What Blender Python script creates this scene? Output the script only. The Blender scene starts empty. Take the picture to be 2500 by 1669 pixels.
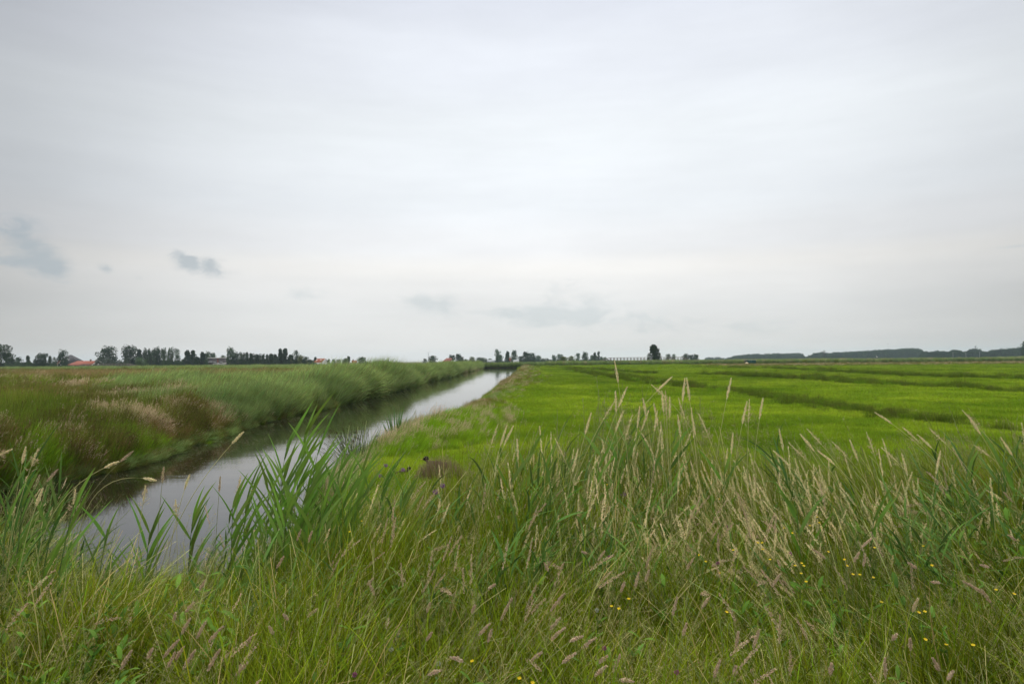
import bpy, math, random
import numpy as np
from mathutils import Matrix, Vector
R = math.radians
random.seed(7)
rng = np.random.default_rng(11)
scn = bpy.context.scene
COL = scn.collection

# ------------------------------------------------------------------ camera
EYE = 2.8
cam_d = bpy.data.cameras.new('camera'); cam_d.lens = 24; cam_d.sensor_width = 36
cam_d.clip_end = 8000; cam_d.clip_start = 0.05
cam = bpy.data.objects.new('camera', cam_d); COL.objects.link(cam)
PITCH = math.atan(45.5/1667); ROLL = R(-0.5)
rot = Matrix.Rotation(R(90)+PITCH, 4, 'X') @ Matrix.Rotation(ROLL, 4, 'Z')
cam.matrix_world = Matrix.Translation((0, 0, EYE)) @ rot
scn.camera = cam
RM = np.array(rot.to_3x3())
def ray(x, y):
    """direction of a photo pixel (2500 x 1669)"""
    return RM @ np.array([(x-1250)/1666.7, -(y-834.5)/1666.7, -1.0])
def on_z(x, y, z=0.4):
    d = ray(x, y); t = (z-EYE)/d[2]; return np.array([d[0]*t, d[1]*t, z])
def at_y(x, y, Y):
    d = ray(x, y); t = Y/d[1]; return np.array([d[0]*t, Y, EYE+d[2]*t])
def proj(P):
    q = (np.atleast_2d(P)-np.array([0, 0, EYE])) @ RM
    return 1250-q[:, 0]/q[:, 2]*1666.7, 834.5+q[:, 1]/q[:, 2]*1666.7

# ------------------------------------------------------------------ world
SUN_EL, SUN_AZ = R(60), R(-25)            # azimuth measured from +Y towards +X
w = bpy.data.worlds.new('World'); scn.world = w; w.use_nodes = True
nt = w.node_tree; nt.nodes.clear(); N = nt.nodes.new; LK = nt.links.new
def mth(op, a, b=None, c=None, clamp=False):
    n = N('ShaderNodeMath'); n.operation = op; n.use_clamp = clamp
    for i, v in enumerate((a, b, c)):
        if v is None: continue
        if isinstance(v, (int, float)): n.inputs[i].default_value = v
        else: LK(v, n.inputs[i])
    return n.outputs[0]
def mixc(f, a, b, mode='MIX'):
    n = N('ShaderNodeMix'); n.data_type = 'RGBA'; n.blend_type = mode
    for s, v in ((n.inputs[0], f), (n.inputs[6], a), (n.inputs[7], b)):
        if isinstance(v, (int, float)): s.default_value = v
        elif isinstance(v, tuple): s.default_value = (*v, 1)
        else: LK(v, s)
    return n.outputs[2]
tc = N('ShaderNodeTexCoord'); sep = N('ShaderNodeSeparateXYZ'); LK(tc.outputs['Generated'], sep.inputs[0])
dx, dy, dz = sep.outputs
az = mth('MULTIPLY', mth('ARCTAN2', dx, dy), 180/math.pi)
el = mth('MULTIPLY', mth('ARCSINE', dz), 180/math.pi)
# cloud base colour against elevation (0..90 degrees)
ramp = N('ShaderNodeValToRGB'); LK(mth('DIVIDE', el, 90.0, clamp=True), ramp.inputs[0])
stops = [(0, (.80, .80, .785)), (1.5, (.81, .81, .80)), (4, (.84, .845, .84)), (6.2, (.93, .925, .91)), (7.6, (1.0, .985, .955)),
         (9.4, (.95, .96, .97)), (13, (.935, .97, 1.0)), (18, (.945, .985, 1.015)), (24, (.89, .925, .985)), (29, (.80, .835, .915)), (40, (1.0, 1.0, 1.0)), (58, (2.1, 2.07, 2.0)), (90, (2.9, 2.84, 2.75))]
e = ramp.color_ramp.elements
while len(e) > 1: e.remove(e[-1])
e[0].position = 0; e[0].color = (*stops[0][1], 1)
for s, c in stops[1:]:
    q = e.new(s/90); q.color = (*c, 1)
ramp.color_ramp.interpolation = 'EASE'
def blob(a0, e0, sa, se, tilt=0.0):
    u = mth('DIVIDE', mth('SUBTRACT', az, a0), sa)
    ev = mth('SUBTRACT', el, e0)
    if tilt: ev = mth('ADD', ev, mth('MULTIPLY', mth('SUBTRACT', az, a0), tilt))
    v = mth('DIVIDE', ev, se)
    return mth('EXPONENT', mth('MULTIPLY', mth('ADD', mth('MULTIPLY', u, u), mth('MULTIPLY', v, v)), -1.0))
def addm(*a):
    s = a[0]
    for b in a[1:]: s = mth('ADD', s, b)
    return s
# broad brightness of the overcast: brightest ahead, darker in cloud thickness to both sides
thick = addm(mth('MULTIPLY', blob(-42, 28, 20, 26), .50), mth('MULTIPLY', blob(-46, 4, 17, 9), .26),
             mth('MULTIPLY', blob(46, 1, 21, 14), .36), mth('MULTIPLY', blob(44, 31, 17, 18), .26))
vec = N('ShaderNodeCombineXYZ')
den = mth('ADD', mth('ABSOLUTE', dz), .12)
LK(mth('DIVIDE', dx, den), vec.inputs[0]); LK(mth('DIVIDE', dy, den), vec.inputs[1])
def noise(scale, det, rough=.5, vecs=None, dim='3D'):
    n = N('ShaderNodeTexNoise'); n.inputs['Scale'].default_value = scale; n.inputs['Detail'].default_value = det
    n.inputs['Roughness'].default_value = rough; LK(vecs or vec.outputs[0], n.inputs['Vector']); return n.outputs[0]
soft = noise(.55, 4, .5)
ang = N('ShaderNodeCombineXYZ'); LK(mth('MULTIPLY', az, .05), ang.inputs[0]); LK(mth('MULTIPLY', el, .16), ang.inputs[1])
soft2 = noise(1.0, 5, .55, ang.outputs[0])
ang3 = N('ShaderNodeCombineXYZ'); LK(mth('MULTIPLY', az, .045), ang3.inputs[0]); LK(mth('MULTIPLY', el, .42), ang3.inputs[1]); ang3.inputs[2].default_value = 3.7
streak = noise(1.0, 6, .6, ang3.outputs[0])
bright = mth('SUBTRACT', 1.0, thick)
bright = mth('MULTIPLY', bright, mth('ADD', .73, mth('ADD', mth('MULTIPLY', soft, .20), mth('ADD', mth('MULTIPLY', soft2, .20), mth('MULTIPLY', streak, .14)))))
base = N('ShaderNodeVectorMath'); base.operation = 'SCALE'; LK(ramp.outputs[0], base.inputs[0]); LK(bright, base.inputs['Scale'])
# small low clouds
ang2 = N('ShaderNodeCombineXYZ'); LK(mth('MULTIPLY', az, .22), ang2.inputs[0]); LK(mth('MULTIPLY', el, .45), ang2.inputs[1])
warp = N('ShaderNodeVectorMath'); warp.operation = 'ADD'
wn = N('ShaderNodeTexNoise'); wn.inputs['Scale'].default_value = 1.3; LK(ang2.outputs[0], wn.inputs['Vector']); LK(ang2.outputs[0], warp.inputs[0]); LK(wn.outputs[1], warp.inputs[1])
fine = noise(1.25, 8, .62, warp.outputs[0])
def blobpx(x, y, sx, sy, tilt=0.0):
    d = ray(x, y); a0 = math.degrees(math.atan2(d[0], d[1])); d = d/np.linalg.norm(d); e0 = math.degrees(math.asin(d[2]))
    k = math.degrees(1/1666.7)*math.cos(math.radians(a0))
    return blob(a0, e0, sx*k*math.cos(math.radians(a0)), sy*k, tilt)
def cloudlet(mask, lo, hi, amt):
    v = mth('ADD', mth('MULTIPLY', mask, .95), mth('MULTIPLY', mth('MULTIPLY', mth('SUBTRACT', fine, .5), 3.6), mth('POWER', mth('MINIMUM', mask, 1.0), .55)))
    n = N('ShaderNodeMapRange'); n.interpolation_type = 'SMOOTHSTEP'; LK(v, n.inputs[0])
    n.inputs[1].default_value = lo; n.inputs[2].default_value = hi; n.inputs[3].default_value = 0; n.inputs[4].default_value = amt
    return n.outputs[0]
c1 = cloudlet(addm(blobpx(30, 555, 62, 38, .1), blobpx(112, 640, 62, 40, .45), blobpx(10, 632, 70, 22), mth('MULTIPLY', blobpx(500, 648, 66, 26, .12), .95),
                   mth('MULTIPLY', blobpx(445, 622, 30, 14, .2), .8), mth('MULTIPLY', blobpx(262, 656, 22, 14), .62), mth('MULTIPLY', blobpx(345, 679, 26, 9, .2), .6)), .12, 1.05, .62)
c2 = cloudlet(addm(blobpx(1050, 738, 75, 26), blobpx(1400, 775, 190, 26), mth('MULTIPLY', blobpx(1230, 765, 90, 14), .8), mth('MULTIPLY', blobpx(1400, 715, 130, 34), .45),
                   mth('MULTIPLY', blobpx(750, 715, 60, 18), .5), mth('MULTIPLY', blobpx(2470, 602, 60, 6), .9), mth('MULTIPLY', blobpx(1700, 800, 260, 28), .5)), .1, 1.1, .40)
cc = mixc(c1, base.outputs[0], (.34, .41, .46))
cc = mixc(c2, cc, (.47, .55, .58))
sky = N('ShaderNodeTexSky'); sky.sky_type = 'NISHITA'; sky.sun_disc = False
sky.sun_elevation = SUN_EL; sky.sun_rotation = SUN_AZ
skys = N('ShaderNodeVectorMath'); skys.operation = 'SCALE'; LK(sky.outputs[0], skys.inputs[0]); skys.inputs['Scale'].default_value = .1
fin = mixc(.94, skys.outputs[0], cc)
bg = N('ShaderNodeBackground'); LK(fin, bg.inputs[0]); bg.inputs[1].default_value = 1.0
out = N('ShaderNodeOutputWorld'); LK(bg.outputs[0], out.inputs[0])
w.cycles.sampling_method = 'MANUAL'; w.cycles.sample_map_resolution = 512

# ------------------------------------------------------------------ sun, exposure, render
sd = bpy.data.lights.new('sun', 'SUN'); sd.energy = 1.5; sd.angle = R(10); sd.color = (1, .96, .9)
so = bpy.data.objects.new('sun', sd); COL.objects.link(so)
sv = Vector((math.sin(SUN_AZ)*math.cos(SUN_EL), math.cos(SUN_AZ)*math.cos(SUN_EL), math.sin(SUN_EL)))
so.rotation_euler = sv.to_track_quat('Z', 'Y').to_euler(); so.location = (0, 0, 60)
scn.view_settings.view_transform = 'Standard'; scn.view_settings.look = 'None'
scn.view_settings.exposure = .0; scn.view_settings.gamma = 1
scn.render.engine = 'CYCLES'
cy = scn.cycles; cy.max_bounces = 5; cy.diffuse_bounces = 2; cy.adaptive_threshold = .02; cy.glossy_bounces = 2; cy.transmission_bounces = 2; cy.volume_bounces = 1
cy.use_denoising = True; cy.caustics_reflective = False; cy.caustics_refractive = False

# ------------------------------------------------------------------ materials
def new_mat(name):
    m = bpy.data.materials.new(name); m.use_nodes = True
    t = m.node_tree; t.nodes.clear(); return m, t
class NT:
    def __init__(s, t): s.t = t
    def n(s, typ, **kw):
        q = s.t.nodes.new(typ)
        for k, v in kw.items(): setattr(q, k, v)
        return q
    def link(s, a, b): s.t.links.new(a, b)
    def set(s, sock, v):
        if isinstance(v, (int, float)): sock.default_value = v
        elif isinstance(v, tuple): sock.default_value = (*v, 1) if len(v) == 3 and len(sock.default_value) == 4 else v
        else: s.link(v, sock)
    def math(s, op, a, b=None, clamp=False):
        q = s.n('ShaderNodeMath', operation=op, use_clamp=clamp); s.set(q.inputs[0], a)
        if b is not None: s.set(q.inputs[1], b)
        return q.outputs[0]
    def mix(s, f, a, b, mode='MIX'):
        q = s.n('ShaderNodeMix', data_type='RGBA', blend_type=mode)
        s.set(q.inputs[0], f); s.set(q.inputs[6], a); s.set(q.inputs[7], b); return q.outputs[2]
    def noise(s, vec, scale, det=3, rough=.5):
        q = s.n('ShaderNodeTexNoise'); s.link(vec, q.inputs['Vector']); q.inputs['Scale'].default_value = scale
        q.inputs['Detail'].default_value = det; q.inputs['Roughness'].default_value = rough; return q.outputs[0]
    def ramp(s, f, pts):
        q = s.n('ShaderNodeValToRGB'); s.link(f, q.inputs[0]); ee = q.color_ramp.elements
        ee[0].position = pts[0][0]; ee[0].color = (*pts[0][1], 1); ee[1].position = pts[-1][0]; ee[1].color = (*pts[-1][1], 1)
        for p, c in pts[1:-1]:
            z = ee.new(p); z.color = (*c, 1)
        return q.outputs[0]
    def maprange(s, v, a, b, c, d):
        q = s.n('ShaderNodeMapRange', interpolation_type='SMOOTHSTEP'); s.link(v, q.inputs[0])
        for i, x in enumerate((a, b, c, d)): q.inputs[i+1].default_value = x
        return q.outputs[0]

def foliage_mat(name, transl=.35, rough=.55, vary=.35, patch=.25, patch_scale=.35, patch_col=(.9, 1.0, .8), spec=.25, single=False):
    """leaf colour from the 'Col' attribute, varied by plant ('tint') and by patch of ground"""
    m, t = new_mat(name); g = NT(t)
    col = g.n('ShaderNodeAttribute', attribute_name='Col')
    tin = g.n('ShaderNodeAttribute', attribute_name='tint', attribute_type='INSTANCER')
    geo = g.n('ShaderNodeNewGeometry')
    pn = g.noise(geo.outputs['Position'], patch_scale, 3)
    pf = g.maprange(pn, .35, .65, 0, 1)
    c = g.mix(g.math('MULTIPLY', pf, patch), col.outputs['Color'], g.mix(1.0, col.outputs['Color'], patch_col, 'MULTIPLY'))
    hs = g.n('ShaderNodeHueSaturation'); g.link(c, hs.inputs['Color'])
    if not single:
     g.link(g.math('ADD', .492, g.math('MULTIPLY', g.math('SUBTRACT', .5, tin.outputs['Fac']), .022)), hs.inputs['Hue'])
    if not single: g.link(g.math('ADD', 1-vary*.5, g.math('MULTIPLY', tin.outputs['Fac'], vary)), hs.inputs['Value'])
    if spec:
        b = g.n('ShaderNodeBsdfPrincipled'); g.link(hs.outputs[0], b.inputs['Base Color']); b.inputs['Roughness'].default_value = rough
        b.inputs['Specular IOR Level'].default_value = spec
    else:
        b = g.n('ShaderNodeBsdfDiffuse'); g.link(hs.outputs[0], b.inputs['Color'])
    tr = g.n('ShaderNodeBsdfTranslucent'); g.link(hs.outputs[0], tr.inputs['Color'])
    mx = g.n('ShaderNodeMixShader'); mx.inputs[0].default_value = transl; g.link(b.outputs[0], mx.inputs[1]); g.link(tr.outputs[0], mx.inputs[2])
    o = g.n('ShaderNodeOutputMaterial'); g.link(mx.outputs[0], o.inputs[0]); return m

def plain(name, c, rough=.7, c2=None, scale=2.0, spec=.3, bump=0, stretch=None, metal=0):
    m, t = new_mat(name); g = NT(t); tcn = g.n('ShaderNodeTexCoord'); v = tcn.outputs['Object']
    if stretch:
        mp = g.n('ShaderNodeMapping'); g.link(v, mp.inputs[0]); mp.inputs['Scale'].default_value = stretch; v = mp.outputs[0]
    nz = g.noise(v, scale, 5, .6)
    b = g.n('ShaderNodeBsdfPrincipled')
    g.link(g.ramp(nz, [(.3, c), (.7, c2 or tuple(x*.75 for x in c))]), b.inputs['Base Color'])
    b.inputs['Roughness'].default_value = rough; b.inputs['Specular IOR Level'].default_value = spec; b.inputs['Metallic'].default_value = metal
    if bump:
        bm = g.n('ShaderNodeBump'); bm.inputs['Strength'].default_value = bump; g.link(nz, bm.inputs['Height']); g.link(bm.outputs[0], b.inputs['Normal'])
    o = g.n('ShaderNodeOutputMaterial'); g.link(b.outputs[0], o.inputs[0]); return m

M = {}
M['grass'] = foliage_mat('grass_blades', .20, vary=.6, spec=0, patch=.6, patch_scale=.8, patch_col=(.74, .86, .7))
M['meadow'] = foliage_mat('meadow_blades', .25, vary=.55, patch=.9, patch_scale=.3, patch_col=(.60, .72, .7), spec=0)
M['reed'] = foliage_mat('reed_leaves', .32, rough=.45, spec=.35)
M['seed'] = foliage_mat('seed_heads', .25, rough=.8, spec=0)
M['stem1'] = foliage_mat('single_stems', .2, spec=0, single=True)
M['leaf1'] = foliage_mat('single_leaves', .35, rough=.45, spec=.35, single=True)
M['seed1'] = foliage_mat('single_seed_heads', .25, rough=.8, spec=.1, single=True)
M['wood_tree'] = foliage_mat('wood_leaves', .2, rough=.6, vary=.5, patch=.5, patch_scale=.02, patch_col=(.7, .8, .9))
M['tree'] = foliage_mat('tree_leaves', .2, rough=.6, vary=.3, patch=.5, patch_scale=.6, patch_col=(.75, .8, .8), single=True)
M['petal'] = foliage_mat('petals', .3, rough=.5, vary=.1, single=True)
M['bark'] = plain('bark', (.09, .07, .05), .9, (.05, .04, .03), 3, bump=.3)
M['wood'] = plain('weathered_wood', (.17, .15, .125), .85, (.09, .08, .065), 6, stretch=(1, 1, 6))
M['tile_red'] = plain('red_roof_tiles', (.30, .082, .045), .8, (.20, .06, .035), 2.5)
M['tile_dull'] = plain('dull_red_roof_tiles', (.26, .08, .06), .8, (.17, .06, .05), 2.5)
M['thatch'] = plain('dark_roof', (.075, .07, .075), .9, (.04, .04, .042), 1.5)
M['brick'] = plain('brown_brick', (.16, .115, .09), .9, (.11, .08, .065), 5)
M['dark_brick'] = plain('grey_brown_cladding', (.13, .115, .115), .85, (.09, .08, .08), 4)
M['white'] = plain('white_paint', (.75, .75, .72), .6, (.62, .62, .6), 3)
M['black'] = plain('black_boards', (.02, .02, .02), .7)
M['glass'] = plain('dark_glass', (.03, .04, .05), .12, spec=.6)
M['green_metal'] = plain('green_metal', (.012, .075, .05), .55, (.01, .055, .04), 3)
M['grey_metal'] = plain('grey_metal', (.33, .35, .37), .5, metal=.3)
M['feather_dark'] = plain('dark_feathers', (.025, .022, .02), .9, (.012, .011, .01), 30, spec=.04)
M['feather_white'] = plain('white_feathers', (.75, .74, .7), .8)
M['feather_brown'] = plain('brown_feathers', (.10, .075, .045), .9, (.04, .03, .02), 40, spec=.04)
M['bill'] = plain('yellow_bill', (.55, .4, .08), .5)
M['sand'] = plain('pale_sand', (.55, .45, .3), .9)

# ------------------------------------------------------------------ ground shape
RB = np.array([(-40, -3.4), (8, -3.4), (11, -3.6), (17, -4.3), (24, -4.0), (30, -2.9), (41, -2.3), (60, -1.7), (99, -.4), (176, 1.8), (240, 3.0), (262, 6), (300, 12), (400, 12)], float)
def rbank(Y): return np.interp(Y, RB[:, 0], RB[:, 1])
def lbank(Y): return -12.0 + .25*np.sin(Y*.33) + .2*np.sin(Y*.11+1) + np.interp(Y, [9, 13, 16, 18, 20, 23, 60], [-.5, -.3, .8, 1.4, 1.2, .5, 0])
def sstep(a, b, x):
    t = np.clip((x-a)/(b-a), 0, 1); return t*t*(3-2*t)
def shore(X): return 8.1 + .35*np.sin(X*1.3) + np.clip(-X-6, 0, 9)*.25
def inwater(X, Y):
    """signed distance-like: positive inside the canal"""
    return np.minimum(np.minimum(X-lbank(Y), rbank(Y)-X), np.minimum(Y-shore(X), 268-Y))
def ground(X, Y):
    X = np.asarray(X, float); Y = np.asarray(Y, float)
    d = inwater(X, Y)
    land = .40 + .70*(1-sstep(.3, 8.0, Y)) + .03*np.sin(X*.9)*np.sin(Y*.7+1) + .02*np.sin(X*2.7+Y*1.9)
    return np.where(d > 0, -.10-np.clip(d, 0, 1.2)*.6, 0) * (d > 0) + np.where(d <= 0, (-.10) + (land+.10)*sstep(0, 1.3, -d), 0)

class Geo:
    def __init__(s): s.v = []; s.f4 = []; s.c = []; s.n = 0; s.mi = []
    def add(s, V, F, C, mi=0):
        V = np.asarray(V, float).reshape(-1, 3); F = np.asarray(F, int).reshape(-1, 4); C = np.asarray(C, float)
        if C.ndim == 1: C = np.tile(C, (len(V), 1))
        s.v.append(V); s.f4.append(F+s.n); s.c.append(C); s.n += len(V); s.mi.append(np.full(len(F), mi))
    def mesh(s, name, mats, smooth=False):
        V = np.concatenate(s.v); F = np.concatenate(s.f4); C = np.concatenate(s.c); mi = np.concatenate(s.mi)
        me = bpy.data.meshes.new(name)
        me.vertices.add(len(V)); me.vertices.foreach_set('co', V.astype(np.float32).ravel())
        me.loops.add(len(F)*4); me.loops.foreach_set('vertex_index', F.astype(np.int32).ravel())
        me.polygons.add(len(F)); me.polygons.foreach_set('loop_start', np.arange(0, len(F)*4, 4, dtype=np.int32))
        me.polygons.foreach_set('material_index', mi.astype(np.int32))
        if smooth: me.polygons.foreach_set('use_smooth', np.ones(len(F), bool))
        for m in (mats if isinstance(mats, (list, tuple)) else [mats]): me.materials.append(m)
        a = me.attributes.new('Col', 'FLOAT_COLOR', 'POINT')
        a.data.foreach_set('color', np.concatenate([C, np.ones((len(C), 1))], 1).astype(np.float32).ravel())
        me.update(calc_edges=True); return me

def strips(g, P, W, C, side=None, mi=0):
    """P (n,k,3) centre lines, W (n,k) widths, C (n,k,3) colours, side (n,3) -> flat leaf strips"""
    n, k, _ = P.shape
    if side is None:
        a = rng.uniform(0, 2*np.pi, n); side = np.stack([np.cos(a), np.sin(a), np.zeros(n)], 1)
    side = side[:, None, :]
    A = P-side*W[..., None]/2; B = P+side*W[..., None]/2
    V = np.stack([A, B], 2).reshape(-1, 3)
    CC = np.repeat(C.reshape(-1, 3), 2, 0)
    i = (np.arange(n)[:, None]*k + np.arange(k-1)[None])*2
    F = np.stack([i, i+1, i+3, i+2], -1).reshape(-1, 4)
    g.add(V, F, CC, mi)

def curves(base, az, L, lean, curl, k):
    n = len(base); s = np.linspace(0, 1, k)[None]
    th = lean[:, None]+curl[:, None]*s**1.3
    ds = (L/(k-1))[:, None]
    hx = np.concatenate([np.zeros((n, 1)), np.cumsum(np.sin(th[:, :-1])*ds, 1)], 1)
    hz = np.concatenate([np.zeros((n, 1)), np.cumsum(np.cos(th[:, :-1])*ds, 1)], 1)
    return base[:, None, :]+np.stack([hx*np.cos(az)[:, None], hx*np.sin(az)[:, None], hz], -1)

def lerp3(c0, c1, s): return np.asarray(c0)[..., None, :]*(1-s)[..., None]+np.asarray(c1)[..., None, :]*s[..., None]
def jit(c, n, amt=.25):
    c = np.tile(np.asarray(c, float), (n, 1)); v = rng.normal(1, amt, (n, 1)).clip(.4, 1.8); return c*v*rng.normal(1, amt*.35, (n, 3)).clip(.7, 1.3)

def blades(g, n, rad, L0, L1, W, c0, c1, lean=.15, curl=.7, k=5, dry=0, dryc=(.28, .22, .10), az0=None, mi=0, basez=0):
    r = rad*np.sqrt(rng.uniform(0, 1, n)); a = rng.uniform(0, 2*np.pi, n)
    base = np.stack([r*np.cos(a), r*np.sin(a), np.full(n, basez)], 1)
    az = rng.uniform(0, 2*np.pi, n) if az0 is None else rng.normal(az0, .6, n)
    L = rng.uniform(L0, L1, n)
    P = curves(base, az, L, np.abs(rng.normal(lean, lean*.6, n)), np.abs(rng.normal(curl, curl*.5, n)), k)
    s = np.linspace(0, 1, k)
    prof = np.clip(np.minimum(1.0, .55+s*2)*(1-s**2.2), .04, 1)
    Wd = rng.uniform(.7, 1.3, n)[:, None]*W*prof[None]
    C0, C1 = jit(c0, n, .25), jit(c1, n, .34)  # base colour darker than tip: shade toward the ground painted into the blades
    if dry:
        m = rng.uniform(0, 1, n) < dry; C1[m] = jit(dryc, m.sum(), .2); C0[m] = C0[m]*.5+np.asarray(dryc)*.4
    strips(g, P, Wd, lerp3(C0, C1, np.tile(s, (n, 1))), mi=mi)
    return P

def bits(g, P, D, length, width, C, mi=0, up=.6):
    """small spikelets: one quad each at P pointing along D"""
    n = len(P); D = D/np.maximum(np.linalg.norm(D, axis=1, keepdims=True), 1e-6)
    s = np.cross(D, rng.normal(0, 1, (n, 3))); s /= np.maximum(np.linalg.norm(s, axis=1, keepdims=True), 1e-6)
    l = (length*rng.uniform(.7, 1.3, n))[:, None]; wd = (width*rng.uniform(.7, 1.3, n))[:, None]
    V = np.stack([P, P+D*l*.45+s*wd/2, P+D*l, P+D*l*.45-s*wd/2], 1).reshape(-1, 3)
    F = np.arange(4*n).reshape(n, 4); g.add(V, F, np.repeat(C, 4, 0), mi)

def axis_pts(P, a, b, n):
    """random points along the last part (fractions a..b) of a polyline P (k,3), with tangents"""
    k = len(P); u = rng.uniform(a, b, n)*(k-1); i = np.clip(u.astype(int), 0, k-2); f = (u-i)[:, None]
    return P[i]*(1-f)+P[i+1]*f, P[i+1]-P[i], u/(k-1)

def head_spike(g, P, a, b, n, rad, ln, wd, col, mi, spread=.45, jitc=.2):
    """dense soft spike (Yorkshire fog, foxtail, reed canary grass) round the polyline between a and b"""
    Q, T, u = axis_pts(P, a, b, n); T = T/np.linalg.norm(T, axis=1, keepdims=True)
    o = np.cross(T, rng.normal(0, 1, (n, 3))); o /= np.linalg.norm(o, axis=1, keepdims=True)
    v = (u-a)/(b-a); env = np.clip(np.sin(np.pi*np.clip(v, .03, .97))**.6*(1.15-.6*v), .1, 1)*rng.uniform(.5, 1.2, n)
    Q = Q+o*(rad*env)[:, None]*rng.uniform(.1, 1, n)[:, None]
    bits(g, Q, T+o*spread, ln, wd, jit(col, n, jitc), mi)

def head_panicle(g, P, a, b, nb, rad, col, bcol, mi, nspk=5, bw=.0009, ln=.006, wd=.0025, side=None):
    """open panicle: fine branches off the stem, each ending in spikelets"""
    Q, T, u = axis_pts(P, a, b, nb); T = T/np.linalg.norm(T, axis=1, keepdims=True)
    o = np.cross(T, rng.normal(0, 1, (nb, 3))); o /= np.linalg.norm(o, axis=1, keepdims=True)
    if side is not None: o = o*.6+np.asarray(side)[None]
    v = (u-a)/(b-a); Lb = rad*(1.15-.8*v)*rng.uniform(.5, 1.1, nb)
    E = Q+(o*.75+T*.7)*Lb[:, None]; E[:, 2] -= Lb*.12
    PP = np.stack([Q, (Q+E)/2+T*Lb[:, None]*.08, E], 1)
    strips(g, PP, np.full((nb, 3), bw), np.tile(np.asarray(bcol)[None, None], (nb, 3, 1)), mi=mi)
    f = rng.uniform(.35, 1.05, (nb, nspk)); S = Q[:, None]+(E-Q)[:, None]*f[..., None]+rng.normal(0, .0022, (nb, nspk, 3))
    DD = np.repeat((E-Q)[:, None], nspk, 1)+rng.normal(0, .004, (nb, nspk, 3))
    bits(g, S.reshape(-1, 3), DD.reshape(-1, 3), ln, wd, jit(col, nb*nspk, .22), mi)

PINK = (.56, .43, .29); TAN = (.62, .50, .30); RUST = (.24, .175, .07)
protos = bpy.data.collections.new('plant_kinds')      # not linked: only instanced
def kind_set(name, meshes):
    c = bpy.data.collections.new(name)
    for i, me in enumerate(meshes):
        o = bpy.data.objects.new('%s_%02d' % (name, i), me); c.objects.link(o)
    return c

def tag(o, label, cat, group=None, kind=None):
    if label: o['label'] = label
    if cat: o['category'] = cat
    if group: o['group'] = group
    if kind: o['kind'] = kind
    return o

def scatter(name, label, cat, coll, P, idx, rz, lean, scale, tint):
    """one stuff object: plants instanced at points. lean (n,2) = tilt vector in x, y (radians)"""
    n = len(P); me = bpy.data.meshes.new(name)
    me.vertices.add(n); me.vertices.foreach_set('co', P.astype(np.float32).ravel())
    E = np.zeros((n, 3))
    for i in range(n):
        t = math.hypot(*lean[i])
        q = Matrix.Rotation(rz[i], 3, 'Z')
        if t > 1e-4: q = Matrix.Rotation(t, 3, Vector((-lean[i][1], lean[i][0], 0)).normalized()) @ q
        E[i] = q.to_euler()
    for nm, typ, key, dat in (('rot', 'FLOAT_VECTOR', 'vector', E), ('scl', 'FLOAT_VECTOR', 'vector', scale)):
        a = me.attributes.new(nm, typ, 'POINT'); a.data.foreach_set(key, np.asarray(dat, np.float32).ravel())
    a = me.attributes.new('tint', 'FLOAT', 'POINT'); a.data.foreach_set('value', np.asarray(tint, np.float32))
    a = me.attributes.new('idx', 'INT', 'POINT'); a.data.foreach_set('value', np.asarray(idx, np.int32))
    o = bpy.data.objects.new(name, me); COL.objects.link(o); tag(o, label, cat, kind='stuff')
    gt = bpy.data.node_groups.new(name, 'GeometryNodeTree')
    gt.interface.new_socket('Geometry', in_out='INPUT', socket_type='NodeSocketGeometry')
    gt.interface.new_socket('Geometry', in_out='OUTPUT', socket_type='NodeSocketGeometry')
    gi, go = gt.nodes.new('NodeGroupInput'), gt.nodes.new('NodeGroupOutput')
    ip = gt.nodes.new('GeometryNodeInstanceOnPoints'); ci = gt.nodes.new('GeometryNodeCollectionInfo')
    ci.inputs['Collection'].default_value = coll; ci.inputs['Separate Children'].default_value = True; ci.inputs['Reset Children'].default_value = True
    L = gt.links.new; L(gi.outputs[0], ip.inputs['Points']); L(ci.outputs[0], ip.inputs['Instance']); ip.inputs['Pick Instance'].default_value = True
    for nm, typ, sock in (('idx', 'INT', 'Instance Index'), ('rot', 'FLOAT_VECTOR', 'Rotation'), ('scl', 'FLOAT_VECTOR', 'Scale')):
        a = gt.nodes.new('GeometryNodeInputNamedAttribute'); a.data_type = typ; a.inputs['Name'].default_value = nm
        L([s for s in a.outputs if s.enabled and s.name == 'Attribute'][0], ip.inputs[sock])
    L(ip.outputs[0], go.inputs[0])
    md = o.modifiers.new('plants', 'NODES'); md.node_group = gt
    return o

# ------------------------------------------------------------------ ground, water
def axis(lims):
    out = []
    for a, b, s in lims: out += list(np.arange(a, b, s))
    return np.array(out+[lims[-1][1]])
gx = axis([(-3200, -400, 200), (-400, -40, 20), (-40, -18, 2), (-18, 10, .4), (10, 60, 2), (60, 400, 20), (400, 3200, 200)])
gy = axis([(-300, -10, 30), (-10, 0, 1), (0, 30, .4), (30, 80, 1.5), (80, 255, 5), (255, 275, 2), (275, 500, 25), (500, 3200, 200)])
GX, GY = np.meshgrid(gx, gy); GZ = ground(GX, GY)
GZ = np.where(GY > 268, .4, GZ)
g = Geo(); nx = len(gx); i = (np.arange(len(gy)-1)[:, None]*nx+np.arange(nx-1)[None])
g.add(np.stack([GX, GY, GZ], -1), np.stack([i, i+1, i+nx+1, i+nx], -1), (.1, .2, .05))
m, t = new_mat('ground_soil_and_turf'); q = NT(t); geo = q.n('ShaderNodeNewGeometry'); pos = geo.outputs['Position']
sx = q.n('ShaderNodeSeparateXYZ'); q.link(pos, sx.inputs[0])
meadow = q.ramp(q.noise(pos, .35, 6, .65), [(.3, (.05, .085, .010)), (.5, (.07, .11, .012)), (.72, (.09, .13, .018))])
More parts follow.
